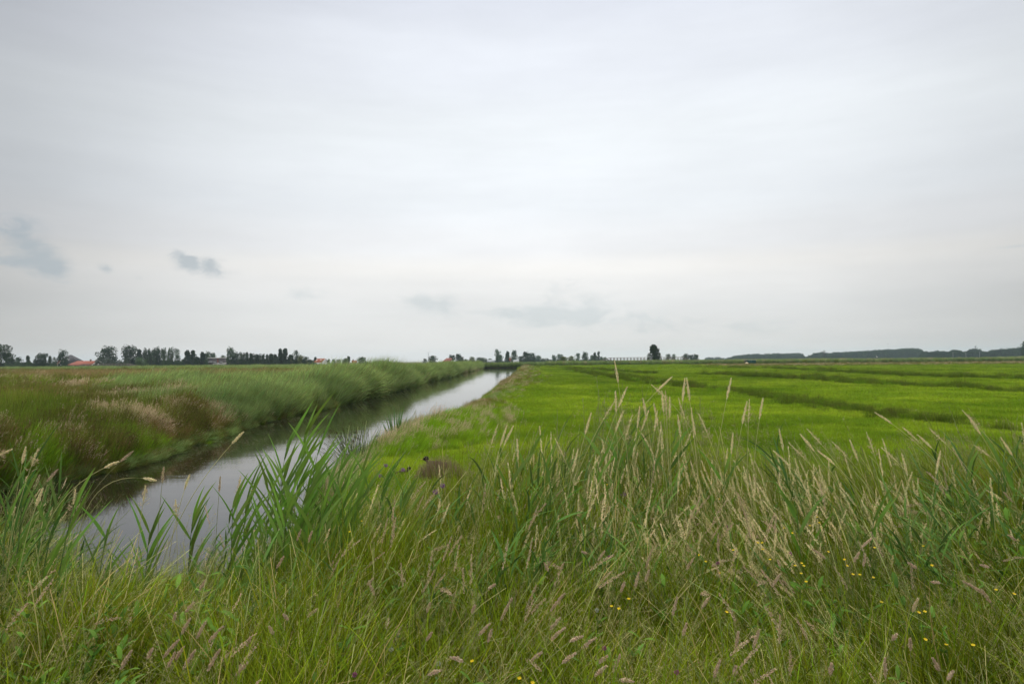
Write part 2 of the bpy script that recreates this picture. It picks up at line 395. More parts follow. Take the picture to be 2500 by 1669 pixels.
moor = q.ramp(q.noise(pos, .12, 7, .7), [(.3, (.07, .085, .022)), (.5, (.12, .10, .035)), (.7, (.17, .125, .06))])
isl = q.maprange(sx.outputs[0], -13, -12, 1, 0)
c = q.mix(isl, meadow, moor)
soil = q.ramp(q.noise(pos, 6, 5, .6), [(.3, (.03, .024, .015)), (.7, (.055, .045, .025))])
near = q.maprange(sx.outputs[1], 7.5, 12, 1, 0)
c = q.mix(near, c, soil)
low = q.maprange(sx.outputs[2], .1, .34, 1, 0)
c = q.mix(low, c, soil)
b = q.n('ShaderNodeBsdfPrincipled'); q.link(c, b.inputs['Base Color']); b.inputs['Roughness'].default_value = .9; b.inputs['Specular IOR Level'].default_value = .1
o_ = q.n('ShaderNodeOutputMaterial'); q.link(b.outputs[0], o_.inputs[0])
go_ = bpy.data.objects.new('ground', g.mesh('ground', m, True)); COL.objects.link(go_); tag(go_, None, None, kind='structure')

m, t = new_mat('canal_water'); q = NT(t); geo = q.n('ShaderNodeNewGeometry'); pos = geo.outputs['Position']
mp = q.n('ShaderNodeMapping'); q.link(pos, mp.inputs[0]); mp.inputs['Scale'].default_value = (1, 2.2, 1); mp.inputs['Rotation'].default_value = (0, 0, R(12))
n1 = q.noise(mp.outputs[0], 3.2, 4, .55); n2 = q.noise(mp.outputs[0], .5, 2, .5); n3 = q.noise(pos, .11, 2, .5)
amt = q.maprange(n3, .35, .7, .25, 1.0)
h = q.math('ADD', q.math('MULTIPLY', q.math('MULTIPLY', n1, amt), .02), q.math('MULTIPLY', n2, .04))
bm_ = q.n('ShaderNodeBump'); bm_.inputs['Strength'].default_value = .35; bm_.inputs['Distance'].default_value = .24; q.link(h, bm_.inputs['Height'])
b = q.n('ShaderNodeBsdfPrincipled'); b.inputs['Base Color'].default_value = (.010, .009, .006, 1); b.inputs['Roughness'].default_value = .04; b.inputs['IOR'].default_value = 1.333
q.link(bm_.outputs[0], b.inputs['Normal']); o_ = q.n('ShaderNodeOutputMaterial'); q.link(b.outputs[0], o_.inputs[0])
wg = Geo(); wx = [-16, 16]; wy = list(range(4, 280, 6))
V = [(x, y, 0) for y in wy for x in wx]; F = [(2*i, 2*i+1, 2*i+3, 2*i+2) for i in range(len(wy)-1)]
wg.add(V, F, (.1, .1, .1)); wo = bpy.data.objects.new('water', wg.mesh('water', m, True)); COL.objects.link(wo); tag(wo, None, None, kind='structure')

# ------------------------------------------------------------------ plant kinds
def mk(fn, n, name, mats):
    L = []
    for i in range(n):
        g = Geo(); fn(g); L.append(g.mesh('%s_%02d' % (name, i), mats))
    return L
GS = [M['grass'], M['seed']]
def k_short(g): blades(g, 300, .34, .07, .19, .008, (.15, .25, .012), (.27, .41, .024), lean=.3, curl=.9, k=4, dry=.04)
def k_short_far(g): blades(g, 420, 1.3, .09, .22, .02, (.15, .25, .012), (.27, .40, .028), lean=.3, curl=.9, k=3, dry=.05)
def k_fine(g):   # fine green turf of the bank, unit about 0.5 m tall
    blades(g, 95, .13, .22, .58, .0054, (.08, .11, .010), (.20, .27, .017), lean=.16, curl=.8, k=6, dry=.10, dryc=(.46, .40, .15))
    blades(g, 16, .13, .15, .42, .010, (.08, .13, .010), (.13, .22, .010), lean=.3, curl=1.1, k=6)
def stems(g, n, rad, L0, L1, W, c0, c1, lean, curl, k=8, mi=0):
    r = rad*np.sqrt(rng.uniform(0, 1, n)); a = rng.uniform(0, 2*np.pi, n)
    base = np.stack([r*np.cos(a), r*np.sin(a), np.zeros(n)], 1)
    P = curves(base, rng.uniform(-1.2, 1.2, n), rng.uniform(L0, L1, n), np.abs(rng.normal(lean, lean*.5, n)), np.abs(rng.normal(curl, curl*.6, n)), k)
    s = np.linspace(0, 1, k); Wd = np.tile(W*(1.1-.5*s), (n, 1))
    strips(g, P, Wd, lerp3(jit(c0, n, .15), jit(c1, n, .15), np.tile(s, (n, 1))), mi=mi); return P
def k_bent(g):    # hazy fine panicles
    for P in stems(g, 6, .14, .45, .75, .0026, (.13, .17, .05), (.30, .27, .13), .12, .5):
        head_panicle(g, P, .62, 1, 22, .05, (.36, .34, .15), (.27, .29, .11), 1)
def k_fog(g):     # Yorkshire fog spikes
    for P in stems(g, 4, .15, .5, .72, .002, (.13, .17, .05), (.30, .25, .12), .12, .9, 12):
        head_spike(g, P, .83, 1, 130, .008, .007, .0032, PINK, 1)
def k_thatch(g):  # matted low layer of last year's leaves and short green
    blades(g, 210, .17, .12, .34, .0085, (.06, .05, .018), (.05, .072, .010), lean=.5, curl=1.0, k=4, dry=.35, dryc=(.15, .115, .05))
def k_dead(g):    # pale dead stems leaning every way
    for P in stems(g, 8, .2, .45, .85, .0042, (.40, .35, .17), (.64, .56, .24), .55, .5, 7, 1): pass
    for P in stems(g, 6, .2, .5, .8, .0040, (.28, .34, .10), (.42, .46, .18), .25, .4, 7, 1): pass
def k_rye(g):     # zigzag green spikes
    for P in stems(g, 5, .14, .5, .75, .0030, (.11, .18, .04), (.24, .29, .10), .15, .4, 14):
        k = len(P); u = np.linspace(.62, .99, 16)*(k-1); i = np.clip(u.astype(int), 0, k-2); f = (u-i)[:, None]
        Q = P[i]*(1-f)+P[i+1]*f; T = P[i+1]-P[i]; T /= np.linalg.norm(T, axis=1, keepdims=True)
        o = np.cross(T, rng.normal(0, 1, 3)); o /= np.linalg.norm(o, axis=1, keepdims=True)
        sg = np.where(np.arange(16) % 2, 1, -1)[:, None]
        for _ in range(2): bits(g, Q, T+o*sg*.35, .016, .004, jit((.26, .30, .11), 16, .12), 1)
def k_straw(g):   # tall straw stalks with narrow panicles, unit about 1.3 m
    for P in stems(g, 4, .16, .95, 1.35, .0042, (.28, .31, .09), (.72, .65, .32), .07, .45, 12):
        head_spike(g, P, .84, 1, 150, .011, .011, .004, (.86, .74, .46), 1, .35)
    blades(g, 22, .15, .4, 1.0, .007, (.05, .10, .015), (.20, .22, .06), lean=.15, curl=1.0, k=7, dry=.4, dryc=(.46, .38, .19))
def k_reed(g):    # phragmites: stem with broad leaves, unit about 1.3 m
    for P in stems(g, 5, .2, .95, 1.35, .006, (.08, .14, .04), (.10, .19, .05), .08, .25, 10):
        for j in range(3, 10):
            b0 = P[min(j, 9)]; n = 1
            L = np.array([rng.uniform(.28, .5)]); a = np.array([rng.normal(0, .9)+(np.pi if rng.random() < .25 else 0)])
            Q = curves(b0[None], a, L, np.array([rng.uniform(.25, .7)]), np.array([rng.uniform(.3, 1.1)]), 7)
            s = np.linspace(0, 1, 7); wd = rng.uniform(.016, .026)*np.clip(np.minimum(1, .35+s*3)*(1-s**1.8), .03, 1)
            sd_ = np.array([[-np.sin(a[0]), np.cos(a[0]), rng.uniform(-.5, .5)]])
            c = jit((.085, .165, .04), 1, .2)[0]
            strips(g, Q, wd[None], lerp3(c[None]*.95, c[None]*1.1, s[None]), side=sd_)
def k_broad(g):   # leafy herbs
    for P in stems(g, 3, .12, .3, .6, .005, (.08, .14, .04), (.10, .18, .04), .1, .2, 8):
        for j in range(2, 8):
            for q_ in range(2):
                a = np.array([rng.uniform(0, 6.28)]); Q = curves(P[j][None], a, np.array([rng.uniform(.04, .09)]), np.array([.8]), np.array([rng.uniform(.3, 1.0)]), 6)
                s = np.linspace(0, 1, 6); wd = rng.uniform(.014, .024)*np.clip(np.sin(np.pi*np.clip(s, .05, .98))**.7, .05, 1)
                c = jit((.085, .17, .03), 1, .15)[0]
                strips(g, Q, wd[None], lerp3(c[None], c[None]*1.1, s[None]), side=np.array([[-np.sin(a[0]), np.cos(a[0]), 0]]))
FG = mk(k_fine, 6, 'fine_turf', GS)+mk(k_bent, 4, 'bent_grass', GS)+mk(k_fog, 4, 'fog_grass', GS)+mk(k_rye, 3, 'rye_grass', GS)+mk(k_straw, 4, 'straw_grass', GS)+mk(k_reed, 4, 'reed', GS)+mk(k_broad, 3, 'herb', GS)+mk(k_dead, 4, 'dead_stems', GS)+mk(k_thatch, 3, 'thatch', GS)
IX = dict(fine=(0, 6), bent=(6, 10), fog=(10, 14), rye=(14, 17), straw=(17, 21), reed=(21, 25), broad=(25, 28), dead=(28, 32), thatch=(32, 35))
fgc = kind_set('bank_plants', FG)
# marsh kinds, about 1 m tall
def k_sedge(g):  # olive leaves, rusty heads
    blades(g, 130, .33, .45, 1.0, .010, (.06, .10, .012), (.17, .205, .028), lean=.12, curl=.7, k=5, dry=.15, dryc=(.33, .27, .10))
    for P in stems(g, 16, .33, .7, 1.0, .006, (.09, .10, .03), (.22, .15, .06), .1, .35, 6, 1): head_spike(g, P, .86, 1, 9, .012, .03, .012, RUST, 1, .5)
def k_green(g):  # blue green reed leaves
    blades(g, 150, .36, .5, 1.15, .015, (.08, .13, .02), (.26, .36, .125), lean=.12, curl=.75, k=6, dry=.05, az0=.2)
def k_tan(g):    # pinkish tan flowering grass
    blades(g, 90, .33, .35, .85, .009, (.08, .11, .02), (.22, .24, .06), lean=.14, curl=.7, k=5, dry=.25)
    for P in stems(g, 34, .36, .65, 1.0, .005, (.16, .17, .06), (.40, .32, .17), .12, .5, 7, 1): head_spike(g, P, .80, 1, 12, .014, .032, .010, (.58, .46, .30), 1, .4)
def k_bright(g): blades(g, 150, .32, .35, .85, .012, (.08, .16, .010), (.20, .36, .02), lean=.2, curl=.8, k=6, dry=.02, az0=.2)
def k_rushy(g):  # dark rushes with brown tufts
    blades(g, 110, .22, .6, 1.0, .008, (.05, .08, .014), (.17, .19, .035), lean=.18, curl=.15, k=4, dry=.15, dryc=(.18, .12, .06))
    for P in stems(g, 22, .22, .6, .9, .005, (.06, .08, .02), (.13, .11, .04), .2, .15, 5, 1): head_spike(g, P, .84, .93, 7, .016, .02, .014, (.10, .06, .03), 1, .8)
def k_dark(g):   # dense dark green rush of the ditches
    blades(g, 150, .34, .5, 1.0, .010, (.06, .10, .012), (.17, .235, .03), lean=.18, curl=.35, k=4, dry=.08, dryc=(.22, .19, .07))
def k_rusty(g):  # rust brown sedge in seed
    blades(g, 120, .34, .5, 1.0, .011, (.10, .11, .03), (.30, .215, .085), lean=.12, curl=.5, k=5, dry=.3, dryc=(.38, .29, .13))
def k_wide(fn):
    def f(g):
        for _ in range(5):
            h = Geo(); fn(h); a = rng.uniform(0, 6.28); r = rng.uniform(.1, .75); off = np.array([r*np.cos(a), r*np.sin(a), 0])
            n0 = g.n
            for V, F, C, mi in zip(h.v, h.f4, h.c, h.mi): g.v.append(V+off); g.f4.append(F+n0); g.c.append(C); g.mi.append(mi)
            g.n += h.n
    return f
MK = [k_sedge, k_green, k_tan, k_bright, k_rushy, k_dark, k_rusty]
marsh = kind_set('marsh_plants', [me for fn, nm in zip(MK, ('sedge', 'green_reed', 'tan_grass', 'bright_grass', 'rush', 'ditch_rush', 'rusty_sedge')) for me in mk(fn, 4, nm, GS)])
shortc = kind_set('meadow_plants', mk(k_short, 5, 'meadow_grass', [M['meadow']])+mk(k_short_far, 4, 'meadow_far', [M['meadow']]))

def fbm(X, Y, s, seed=0):
    v = 0
    for k, a in ((1, 1), (2.1, .5), (4.3, .3), (8.7, .18)):
        v = v+a*np.sin(X*s*k*1.13+seed*1.7+2.1*np.sin(Y*s*k*.7+seed))*np.cos(Y*s*k*1.31+seed*.9+1.7*np.sin(X*s*k*.83+seed*2.3))
    return v/1.4

# ------------------------------------------------------------------ meadow
def fan(n, y0, y1, x0f, x1f, p=1.0):
    """points thinning out with distance; x range as function of Y"""
    u = rng.uniform(0, 1, n)
    if p == 1.0: Y = y0*(y1/y0)**u
    else: Y = (y0**(1-p)+(y1**(1-p)-y0**(1-p))*u)**(1/(1-p))
    a, b = x0f(Y), x1f(Y); return a+(b-a)*rng.uniform(0, 1, n), Y
EDGE = lambda Y: .78*Y+2.5
# the ditches full of rough sedge crossing the meadow, as lines on the ground
def lin(pts, z=.4): return np.array([on_z(x, y, z)[:2] for x, y in pts])
DITCH = [lin([(1387, 904), (1495, 922), (1602, 938), (1682, 949), (1800, 960), (1919, 980), (2068, 1002), (2187, 1020), (2300, 1034), (2420, 1047), (2560, 1060)]),
         lin([(1722, 916), (1800, 919), (1979, 929), (2128, 942), (2306, 950), (2520, 962)]),
         lin([(1960, 904), (2008, 908), (2187, 918), (2351, 925), (2520, 930)]),
         lin([(1300, 897), (1400, 900), (1543, 911), (1600, 914)]),
         lin([(1690, 897), (1850, 901), (2000, 905)])]
DW = [1.7, 2.1, 2.4, 1.6, 2.0]
def ddist(X, Y):
    best = np.full(len(X), 1e9); which = np.zeros(len(X), int)
    for k, L in enumerate(DITCH):
        for a, b in zip(L[:-1], L[1:]):
            ab = b-a; t = np.clip(((X-a[0])*ab[0]+(Y-a[1])*ab[1])/(ab@ab), 0, 1)
            d = np.hypot(X-a[0]-t*ab[0], Y-a[1]-t*ab[1])/DW[k]
            m_ = d < best; best[m_] = d[m_]; which[m_] = k
    return best
X1, Y1 = fan(30000, 8.5, 60, lambda Y: rbank(Y)+.8, EDGE)
X2, Y2 = fan(22000, 50, 275, lambda Y: rbank(Y)+1.2, EDGE)
dd = ddist(X1, Y1); k1 = dd > .45
n1_ = k1.sum(); X1, Y1 = X1[k1], Y1[k1]; dd = ddist(X2, Y2); k2 = (dd > .45) & ~((Y2 > 190) & (X2 > 70)); X2, Y2 = X2[k2], Y2[k2]
X = np.concatenate([X1, X2]); Y = np.concatenate([Y1, Y2]); n = len(X)
idx = np.concatenate([rng.integers(0, 5, len(X1)), rng.integers(5, 9, len(X2))])
hs = 1+.3*fbm(X, Y, .35, 3)+.35*fbm(X, Y, 1.1, 13)+rng.normal(0, .12, n); hs = np.clip(hs, .5, 1.8)
far = np.clip(np.concatenate([Y1/22, Y2/110]), .85, 2.2)
sc = np.stack([far, far, hs*np.clip(far**.4, 1, 1.4)], 1)
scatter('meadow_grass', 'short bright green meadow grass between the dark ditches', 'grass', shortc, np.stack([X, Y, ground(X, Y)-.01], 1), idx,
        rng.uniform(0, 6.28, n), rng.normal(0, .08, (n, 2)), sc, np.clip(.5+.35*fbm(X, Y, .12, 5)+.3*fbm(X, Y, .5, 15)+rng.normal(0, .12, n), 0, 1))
# rough sedge in the ditches
P = []
for k, L in enumerate(DITCH):
    for a, b in zip(L[:-1], L[1:]):
        ln = np.linalg.norm(b-a); dist = (a[1]+b[1])/2; cnt = int(ln*DW[k]*2*np.clip(220/dist, 1.2, 9)*.55)
        t_ = rng.uniform(0, 1, cnt)[:, None]; c = a+(b-a)*t_; nrm = np.array([-(b-a)[1], (b-a)[0]])/ln
        P.append(np.concatenate([c+nrm*(rng.normal(0, .42, (cnt, 1))*DW[k]), np.full((cnt, 1), k)], 1))
P = np.concatenate(P); X, Y = P[:, 0], P[:, 1]; ppx, ppy = proj(np.stack([X, Y, X*0+.4], 1)); keep = (fbm(X, Y, .5, 8) > -.9) & (rng.random(len(X)) > np.where(ppy > 1012, np.clip((ppx-2150)/330, 0, .93), 0)) & (fbm(X, Y, .13, 33) > -.8); X, Y = X[keep], Y[keep]; n = len(X)
f_ = fbm(X, Y, .06, 14); idx = np.where(rng.random(n) < .72+.2*f_, rng.integers(20, 24, n), np.where(rng.random(n) < .35, rng.integers(16, 20, n), rng.integers(12, 16, n)))
h = .42*np.clip(1+.4*fbm(X, Y, .4, 2)+rng.normal(0, .2, n), .4, 1.8)*np.clip(Y/45, .8, 1.5)
scatter('ditch_sedge', 'dark rough sedge filling the ditches across the meadow', 'sedge', marsh, np.stack([X, Y, ground(X, Y)-.02], 1), idx,
        rng.uniform(0, 6.28, n), rng.normal(0, .1, (n, 2)), np.stack([h*1.7, h*1.7, h*1.15], 1), rng.uniform(.0, .45, n))
# tufts on the meadow
X, Y = fan(900, 12, 200, lambda Y: rbank(Y)+1.5, EDGE); keep = fbm(X, Y, .3, 12) > .25; X, Y = X[keep], Y[keep]; n = len(X)
h = rng.uniform(.14, .36, n)*np.clip(Y/50, .9, 1.8)
scatter('meadow_tussocks', 'low darker tussocks dotted over the meadow', 'tussocks', marsh, np.stack([X, Y, ground(X, Y)-.02], 1), rng.choice([0, 8, 12, 13, 14, 16, 20, 21, 22], n),
        rng.uniform(0, 6.28, n), rng.normal(0, .1, (n, 2)), np.stack([h*2, h*2, h], 1), rng.uniform(.1, .8, n))

# ------------------------------------------------------------------ right bank of the canal
n = 5200; Y = 13*(255/13)**rng.uniform(0, 1, n); off = np.abs(rng.normal(0, 1, n)); X = rbank(Y)+.15+off*np.clip(Y/40, .6, 2.2)
pxx, pxy = proj(np.stack([X, Y, np.full(n, .8)], 1))
idx = np.full(n, -1); r = rng.random(n); f = fbm(X, Y, .25, 4)
tanz = (Y > 27) & (f > -.15)
idx = np.where(tanz, np.where(r < .14, rng.integers(8, 12, n), np.where(r < .45, rng.integers(0, 4, n), rng.integers(12, 16, n))), np.where(r < .6, rng.integers(12, 16, n), np.where(r < .85, rng.integers(4, 8, n), rng.integers(8, 12, n))))
h = np.where(Y < 27, .55, np.interp(Y, [27, 60, 250], [.5, .62, 1.0]))*np.clip(1+.3*f+rng.normal(0, .15, n), .5, 1.6)*np.exp(-off*.25)
keep = (Y > 18) | (off < .8); X, Y, idx, h = X[keep], Y[keep], idx[keep], h[keep]; n = len(X)
scatter('right_bank_grass', 'pinkish brown flowering grass along the right edge of the canal', 'grass', marsh, np.stack([X, Y, ground(X, Y)-.02], 1), idx,
        rng.uniform(-.6, .6, n), rng.normal(0, .12, (n, 2)), np.stack([h, h, h], 1)*1.15, rng.uniform(.2, .9, n))
# bright green long grass on the near right bank
n = 900; Y = rng.uniform(16.5, 29, n); X = rbank(Y)+.3+rng.uniform(0, 1, n)**1.2*np.interp(Y, [16, 20, 29], [1.0, 3.6, 3.4])
h = np.interp(Y, [16, 19, 29], [.35, .75, .8])*rng.uniform(.7, 1.2, n)*np.clip(1.2-(X-rbank(Y))/6, .4, 1)
scatter('lush_bank_grass', 'lush bright green long grass on the near right bank', 'grass', marsh, np.stack([X, Y, ground(X, Y)-.02], 1), np.where(rng.random(n) < .88, rng.integers(12, 16, n), rng.integers(8, 12, n)),
        rng.uniform(-.6, .6, n), np.stack([rng.normal(.12, .12, n), rng.normal(0, .1, n)], 1), np.stack([h*.9, h*.9, h*1.1], 1), rng.uniform(.5, 1, n))

# ------------------------------------------------------------------ left marsh
def zone(px, py, X_, Y_):
    """plant kind (0 sedge 1 green reed 2 tan 3 bright 4 rush) for marsh plants by where they grow"""
    z = np.zeros(len(px), int); r = rng.random(len(px))
    z = np.where(r < .08, 2, np.where(r < .25, 4, np.where(r < .42, 3, np.where(r < .5, 5, z))))
    def put(cx, cy, ax, ay, k, p=1.0, th=0.0):
        dx_, dy_ = px-cx, py-cy; dy2 = dy_-th*dx_
        m_ = ((dx_/ax)**2+(dy2/ay)**2 < rng.uniform(.55, 1.35, len(px))) & (rng.random(len(px)) < p); z[m_] = k
    m_ = (py < 903+.0*px); z[m_] = np.where(rng.random(m_.sum()) < .9, 1, 3)
    put(450, 911, 520, 7, 0, .9)
    put(250, 935, 260, 16, 3, .55)
    put(520, 948, 260, 34, 1, .72, -.03)
    put(680, 975, 170, 42, 1, .66, -.15)
    put(900, 920, 260, 36, 1, .78, -.12)
    put(90, 965, 160, 26, 0, .55)
    put(285, 1006, 100, 13, 2, .6, .02); put(40, 1010, 130, 26, 5, .7); put(300, 1075, 190, 34, 3, .35); put(330, 1060, 120, 26, 5, .6)
    put(60, 1050, 75, 36, 3, .85); put(420, 975, 40, 28, 2, .6); put(470, 1000, 50, 30, 4, .6); put(520, 985, 30, 20, 2, .6)
    q1 = fbm(X_, Y_, .16, 31); q2 = fbm(X_, Y_, .23, 47); r2 = rng.random(len(px))
    z = np.where((py > 906) & (q1 > .62) & (r2 < .5) & (Y_ > 20), 2, z); z = np.where((py > 906) & (q1 < -.45) & (r2 < .75), 0, z); z = np.where((q2 > .5) & (r2 < .6), 4, z); z = np.where((q2 < -.5) & (r2 < .6), 3, z)
    put(300, 1075, 150, 40, 4, .55); put(1010, 925, 60, 16, 2, .4); put(1140, 898, 30, 12, 2, .5); put(120, 1150, 260, 78, 5, .9); put(330, 1080, 150, 30, 5, .6); put(200, 1100, 90, 34, 4, .5)
    put(420, 916, 560, 9, 6, .85); put(600, 925, 260, 8, 6, .5)
    return z
def marsh_scatter(name, label, n, y0, y1, inner, outer, hfac, lean, wide=1.0, big=1.0, p=1.0, cat='marsh plants'):
    X, Y = fan(n, y0, y1, outer, inner, p); zt = np.full(n, 1.1)
    px, py = proj(np.stack([X, Y, zt], 1)); z = zone(px, py, X, Y)
    if p is None: pass
    f = fbm(X, Y, .22, 6)
    hk = np.array([.85, 1.2, .92, 1.0, 1.08, 1.15, .9])[z]; hk = hk*np.interp(Y, [9, 16, 26], [1.4, 1.3, 1.0])
    bank = np.clip(1-(lbank(Y)-X)/5, 0, 1)
    hk = np.where((z == 1) & (Y > 34), hk*np.interp(Y, [34, 46, 62, 90, 250], [1.0, 1.45, 1.85, 1.75, 2.0])*(.62+.38*bank), hk)
    hk = np.where((z != 1) & (Y > 40), hk*np.interp(Y, [40, 120], [1.0, 1.3]), hk)
    h = hk*np.clip(1+.20*f+.22*fbm(X, Y, .5, 17)+.24*np.where(Y > 30, fbm(X*1.2, Y, .13, 19), 0)+rng.normal(0, .12, n), .45, 1.6)*hfac
    sw = np.clip(Y/30, .9, 2.6)*wide
    gz = ground(X, Y)
    sc = np.stack([h*sw*big, h*sw*big, h], 1)
    sc[:, :2] = np.clip(sc[:, :2], .5, 3.2)
    ln = np.stack([rng.normal(lean, .18, n)+.12*fbm(X, Y, .4, 5), rng.normal(0, .15, n)], 1)
    return scatter(name, label, cat, marsh, np.stack([X, Y, gz-.03], 1), z*4+rng.integers(0, 4, n), rng.uniform(-.8, .8, n), ln, sc, np.clip(.5+.3*f+.35*fbm(X, Y, .6, 27)+rng.normal(0, .15, n), 0, 1))
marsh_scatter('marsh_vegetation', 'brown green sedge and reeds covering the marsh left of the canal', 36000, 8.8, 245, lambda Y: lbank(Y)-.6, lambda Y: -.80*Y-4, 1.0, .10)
marsh_scatter('left_bank_reeds', 'tall leaning reeds along the left edge of the canal', 10000, 8.8, 262, lambda Y: lbank(Y)-.05, lambda Y: lbank(Y)-1.6-Y*.012, 1.0, .16, wide=.8, cat='reeds')
# fringe hanging into the water
n = 4800; Y = 9*(255/9)**rng.uniform(0, 1, n); X = lbank(Y)+rng.normal(-.05, .22, n)
h = rng.uniform(.3, .7, n)*np.clip(Y/40, .8, 1.6)
scatter('waterside_fringe', 'dark green grass fringe hanging over the left waterline', 'grass', marsh, np.stack([X, Y, np.maximum(ground(X, Y), -.05)-.02], 1), rng.choice([0, 1, 4, 5, 12, 16, 17], n),
        rng.uniform(-.8, .8, n), np.stack([rng.normal(.45, .2, n), rng.normal(0, .15, n)], 1), np.stack([h*1.1, h*1.1, h], 1), rng.uniform(0, .7, n))
# reed wall across the canal end and along the far side of the meadow; brown sedge before it
def belt(name, label, pts, dens, wid, kinds, h0, h1, sw, cat='reeds', cut=-9):
    P = []
    for a, b in zip(pts[:-1], pts[1:]):
        a, b = np.array(a, float), np.array(b, float); ln = np.linalg.norm(b-a); c = int(ln*wid*dens)
        nrm = np.array([-(b-a)[1], (b-a)[0]])/ln; P.append(a+(b-a)*rng.uniform(0, 1, (c, 1))+nrm*(rng.uniform(-.5, .5, (c, 1))*wid))
    P = np.concatenate(P); X, Y = P[:, 0], P[:, 1]; f = fbm(X, Y, .07, 9); k_ = f > cut; X, Y, f = X[k_], Y[k_], f[k_]; n = len(X)
    h = rng.uniform(h0, h1, n)*(1+.08*f)
    return scatter(name, label, cat, marsh, np.stack([X, Y, np.full(n, .35)], 1), rng.choice(kinds, n), rng.uniform(0, 6.28, n), rng.normal(0, .08, (n, 2)),
                   np.stack([h*sw, h*sw, h], 1), np.clip(.5+.3*f+rng.normal(0, .2, n), 0, 1))
belt('far_reed_belt', 'dense green reed wall across the end of the canal', [(-16, 266), (-2, 268), (12, 269)], 2.2, 7, [4, 5, 6, 7], 1.7, 2.2, .8)
belt('meadow_reed_belt', 'long green reed belt along the far side of the meadow', [(14, 272), (60, 280), (130, 300), (260, 320)], 1.3, 12, [4, 5, 6, 7, 20, 21, 4, 9], 1.9, 2.5, .9)
belt('brown_sedge_strip', 'strip of rusty brown sedge in front of the reed belt', [(62, 215), (100, 215), (190, 215), (215, 205)], .75, 60, [0, 1, 2, 3, 8, 9, 16, 20, 21, 12], .6, 1.0, 1.6, 'sedge')
belt('marsh_reed_belt', 'pale green reed belt at the far edge of the marsh', [(-14, 268), (-80, 285), (-230, 300)], 1.0, 16, [4, 5, 6, 7, 12], 1.4, 1.9, 1.0)

# ------------------------------------------------------------------ foreground bank
SILX = [-200, 0, 100, 200, 330, 450, 600, 700, 800, 850, 1000, 1100, 1300, 1450, 1600, 1800, 2000, 2200, 2400, 2700]
SILY = [1220, 1260, 1330, 1390, 1400, 1375, 1345, 1300, 1235, 1235, 1190, 1110, 1075, 1015, 1015, 1070, 1095, 1105, 1075, 1050]
def fg_h(X, Y):
    px = 1250+1667*X/Y; ty = np.interp(px, SILX, SILY); yh = 880-(px-1250)*.0087
    top = EYE-(ty-yh)/1667*Y
    return np.minimum(top-ground(X, Y), .42+np.clip(Y-2, 0, 9)*.22), px
def fg_scatter(name, label, cat, n, kinds, wts, y0, y1, hs=(.75, 1.1), unit=.5, cond=None, leanf=None, clampw=1.6, p=0.0, wfix=None, clump=.15):
    u = rng.uniform(0, 1, n); Y = y0+(y1-y0)*u; X = rng.uniform(-1, 1, n)*(.80*Y+.9)
    ok = (inwater(X, Y) < .05)
    if cond is not None: ok &= cond(X, Y, 1250+1667*X/Y)
    X, Y = X[ok], Y[ok]; n = len(X); hh, px = fg_h(X, Y)
    cl = 1+clump*(.6*fbm(X, Y, 2.6, 40)+.5*fbm(X, Y, 6.5, 41)); h = np.clip(hh, .2, 3)*rng.uniform(hs[0], hs[1], n)/unit*cl
    w_ = np.clip(h, .7, clampw) if wfix is None else np.full(n, wfix)
    which = rng.choice(len(kinds), n, p=np.array(wts)/sum(wts)); lo = np.array([IX[k][0] for k in kinds])[which]; hi = np.array([IX[k][1] for k in kinds])[which]
    idx = lo+(rng.random(n)*(hi-lo)).astype(int)
    lx = np.interp(px, [0, 500, 900, 1400, 1700, 2000, 2500], [.22, .24, .20, .10, -.08, -.30, -.30]) if leanf is None else leanf(px, Y)
    ln = np.stack([lx+rng.normal(0, .13, n), rng.normal(-.02, .12, n)], 1)
    rz = np.where(lx > 0, 0, np.pi)+rng.normal(0, .9, n)
    return scatter(name, label, cat, fgc, np.stack([X, Y, ground(X, Y)-.01], 1), idx, rz, ln, np.stack([w_, w_, h], 1), np.clip(.5+.3*fbm(X, Y, 1.1, 3)+rng.normal(0, .2, n), 0, 1))
inner = lambda X, Y, px: (px > -120) & (px < 2620)
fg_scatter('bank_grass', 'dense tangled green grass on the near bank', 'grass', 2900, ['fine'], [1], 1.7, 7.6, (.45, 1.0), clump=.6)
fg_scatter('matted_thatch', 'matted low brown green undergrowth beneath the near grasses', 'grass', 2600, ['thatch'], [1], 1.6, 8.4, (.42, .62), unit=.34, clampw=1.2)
fg_scatter('water_edge_stems', 'sparse thin stems standing between the near bank and the water', 'grass', 420, ['bent', 'rye', 'dead', 'fog'], [1.3, 1, .5, .25], 5.2, 8.0, (1.2, 1.8), unit=.62, wfix=1.0, cond=lambda X, Y, px: (px < 860) & (px > -80))
fg_scatter('water_edge_reeds', 'sparse reed leaves standing at the near end of the water', 'reeds', 70, ['reed', 'straw'], [1, .5], 5.0, 7.6, (1.1, 1.6), unit=1.25, wfix=.8, cond=lambda X, Y, px: (px < 860) & (px > -80))
fg_scatter('dead_stems', 'pale dead stems tangled through the near bank grass', 'grass', 430, ['dead'], [1], 1.9, 7.4, (.7, 1.05), unit=.62, clampw=1.4)
fg_scatter('bank_grass_edge', 'thinner grass behind the tangled bank grass', 'grass', 2400, ['fine', 'bent', 'rye'], [1, .15, .2], 7.0, 9.6, (.5, 1.0), cond=lambda X, Y, px: (px > 820) | (rng.random(len(X)) < .35))
fg_scatter('flowering_grasses', 'fine seeding grasses mixed through the near bank', 'grass', 720, ['bent', 'rye'], [1, 1.1], 2.0, 7.6, (.8, 1.1), unit=.62, clampw=1.3)
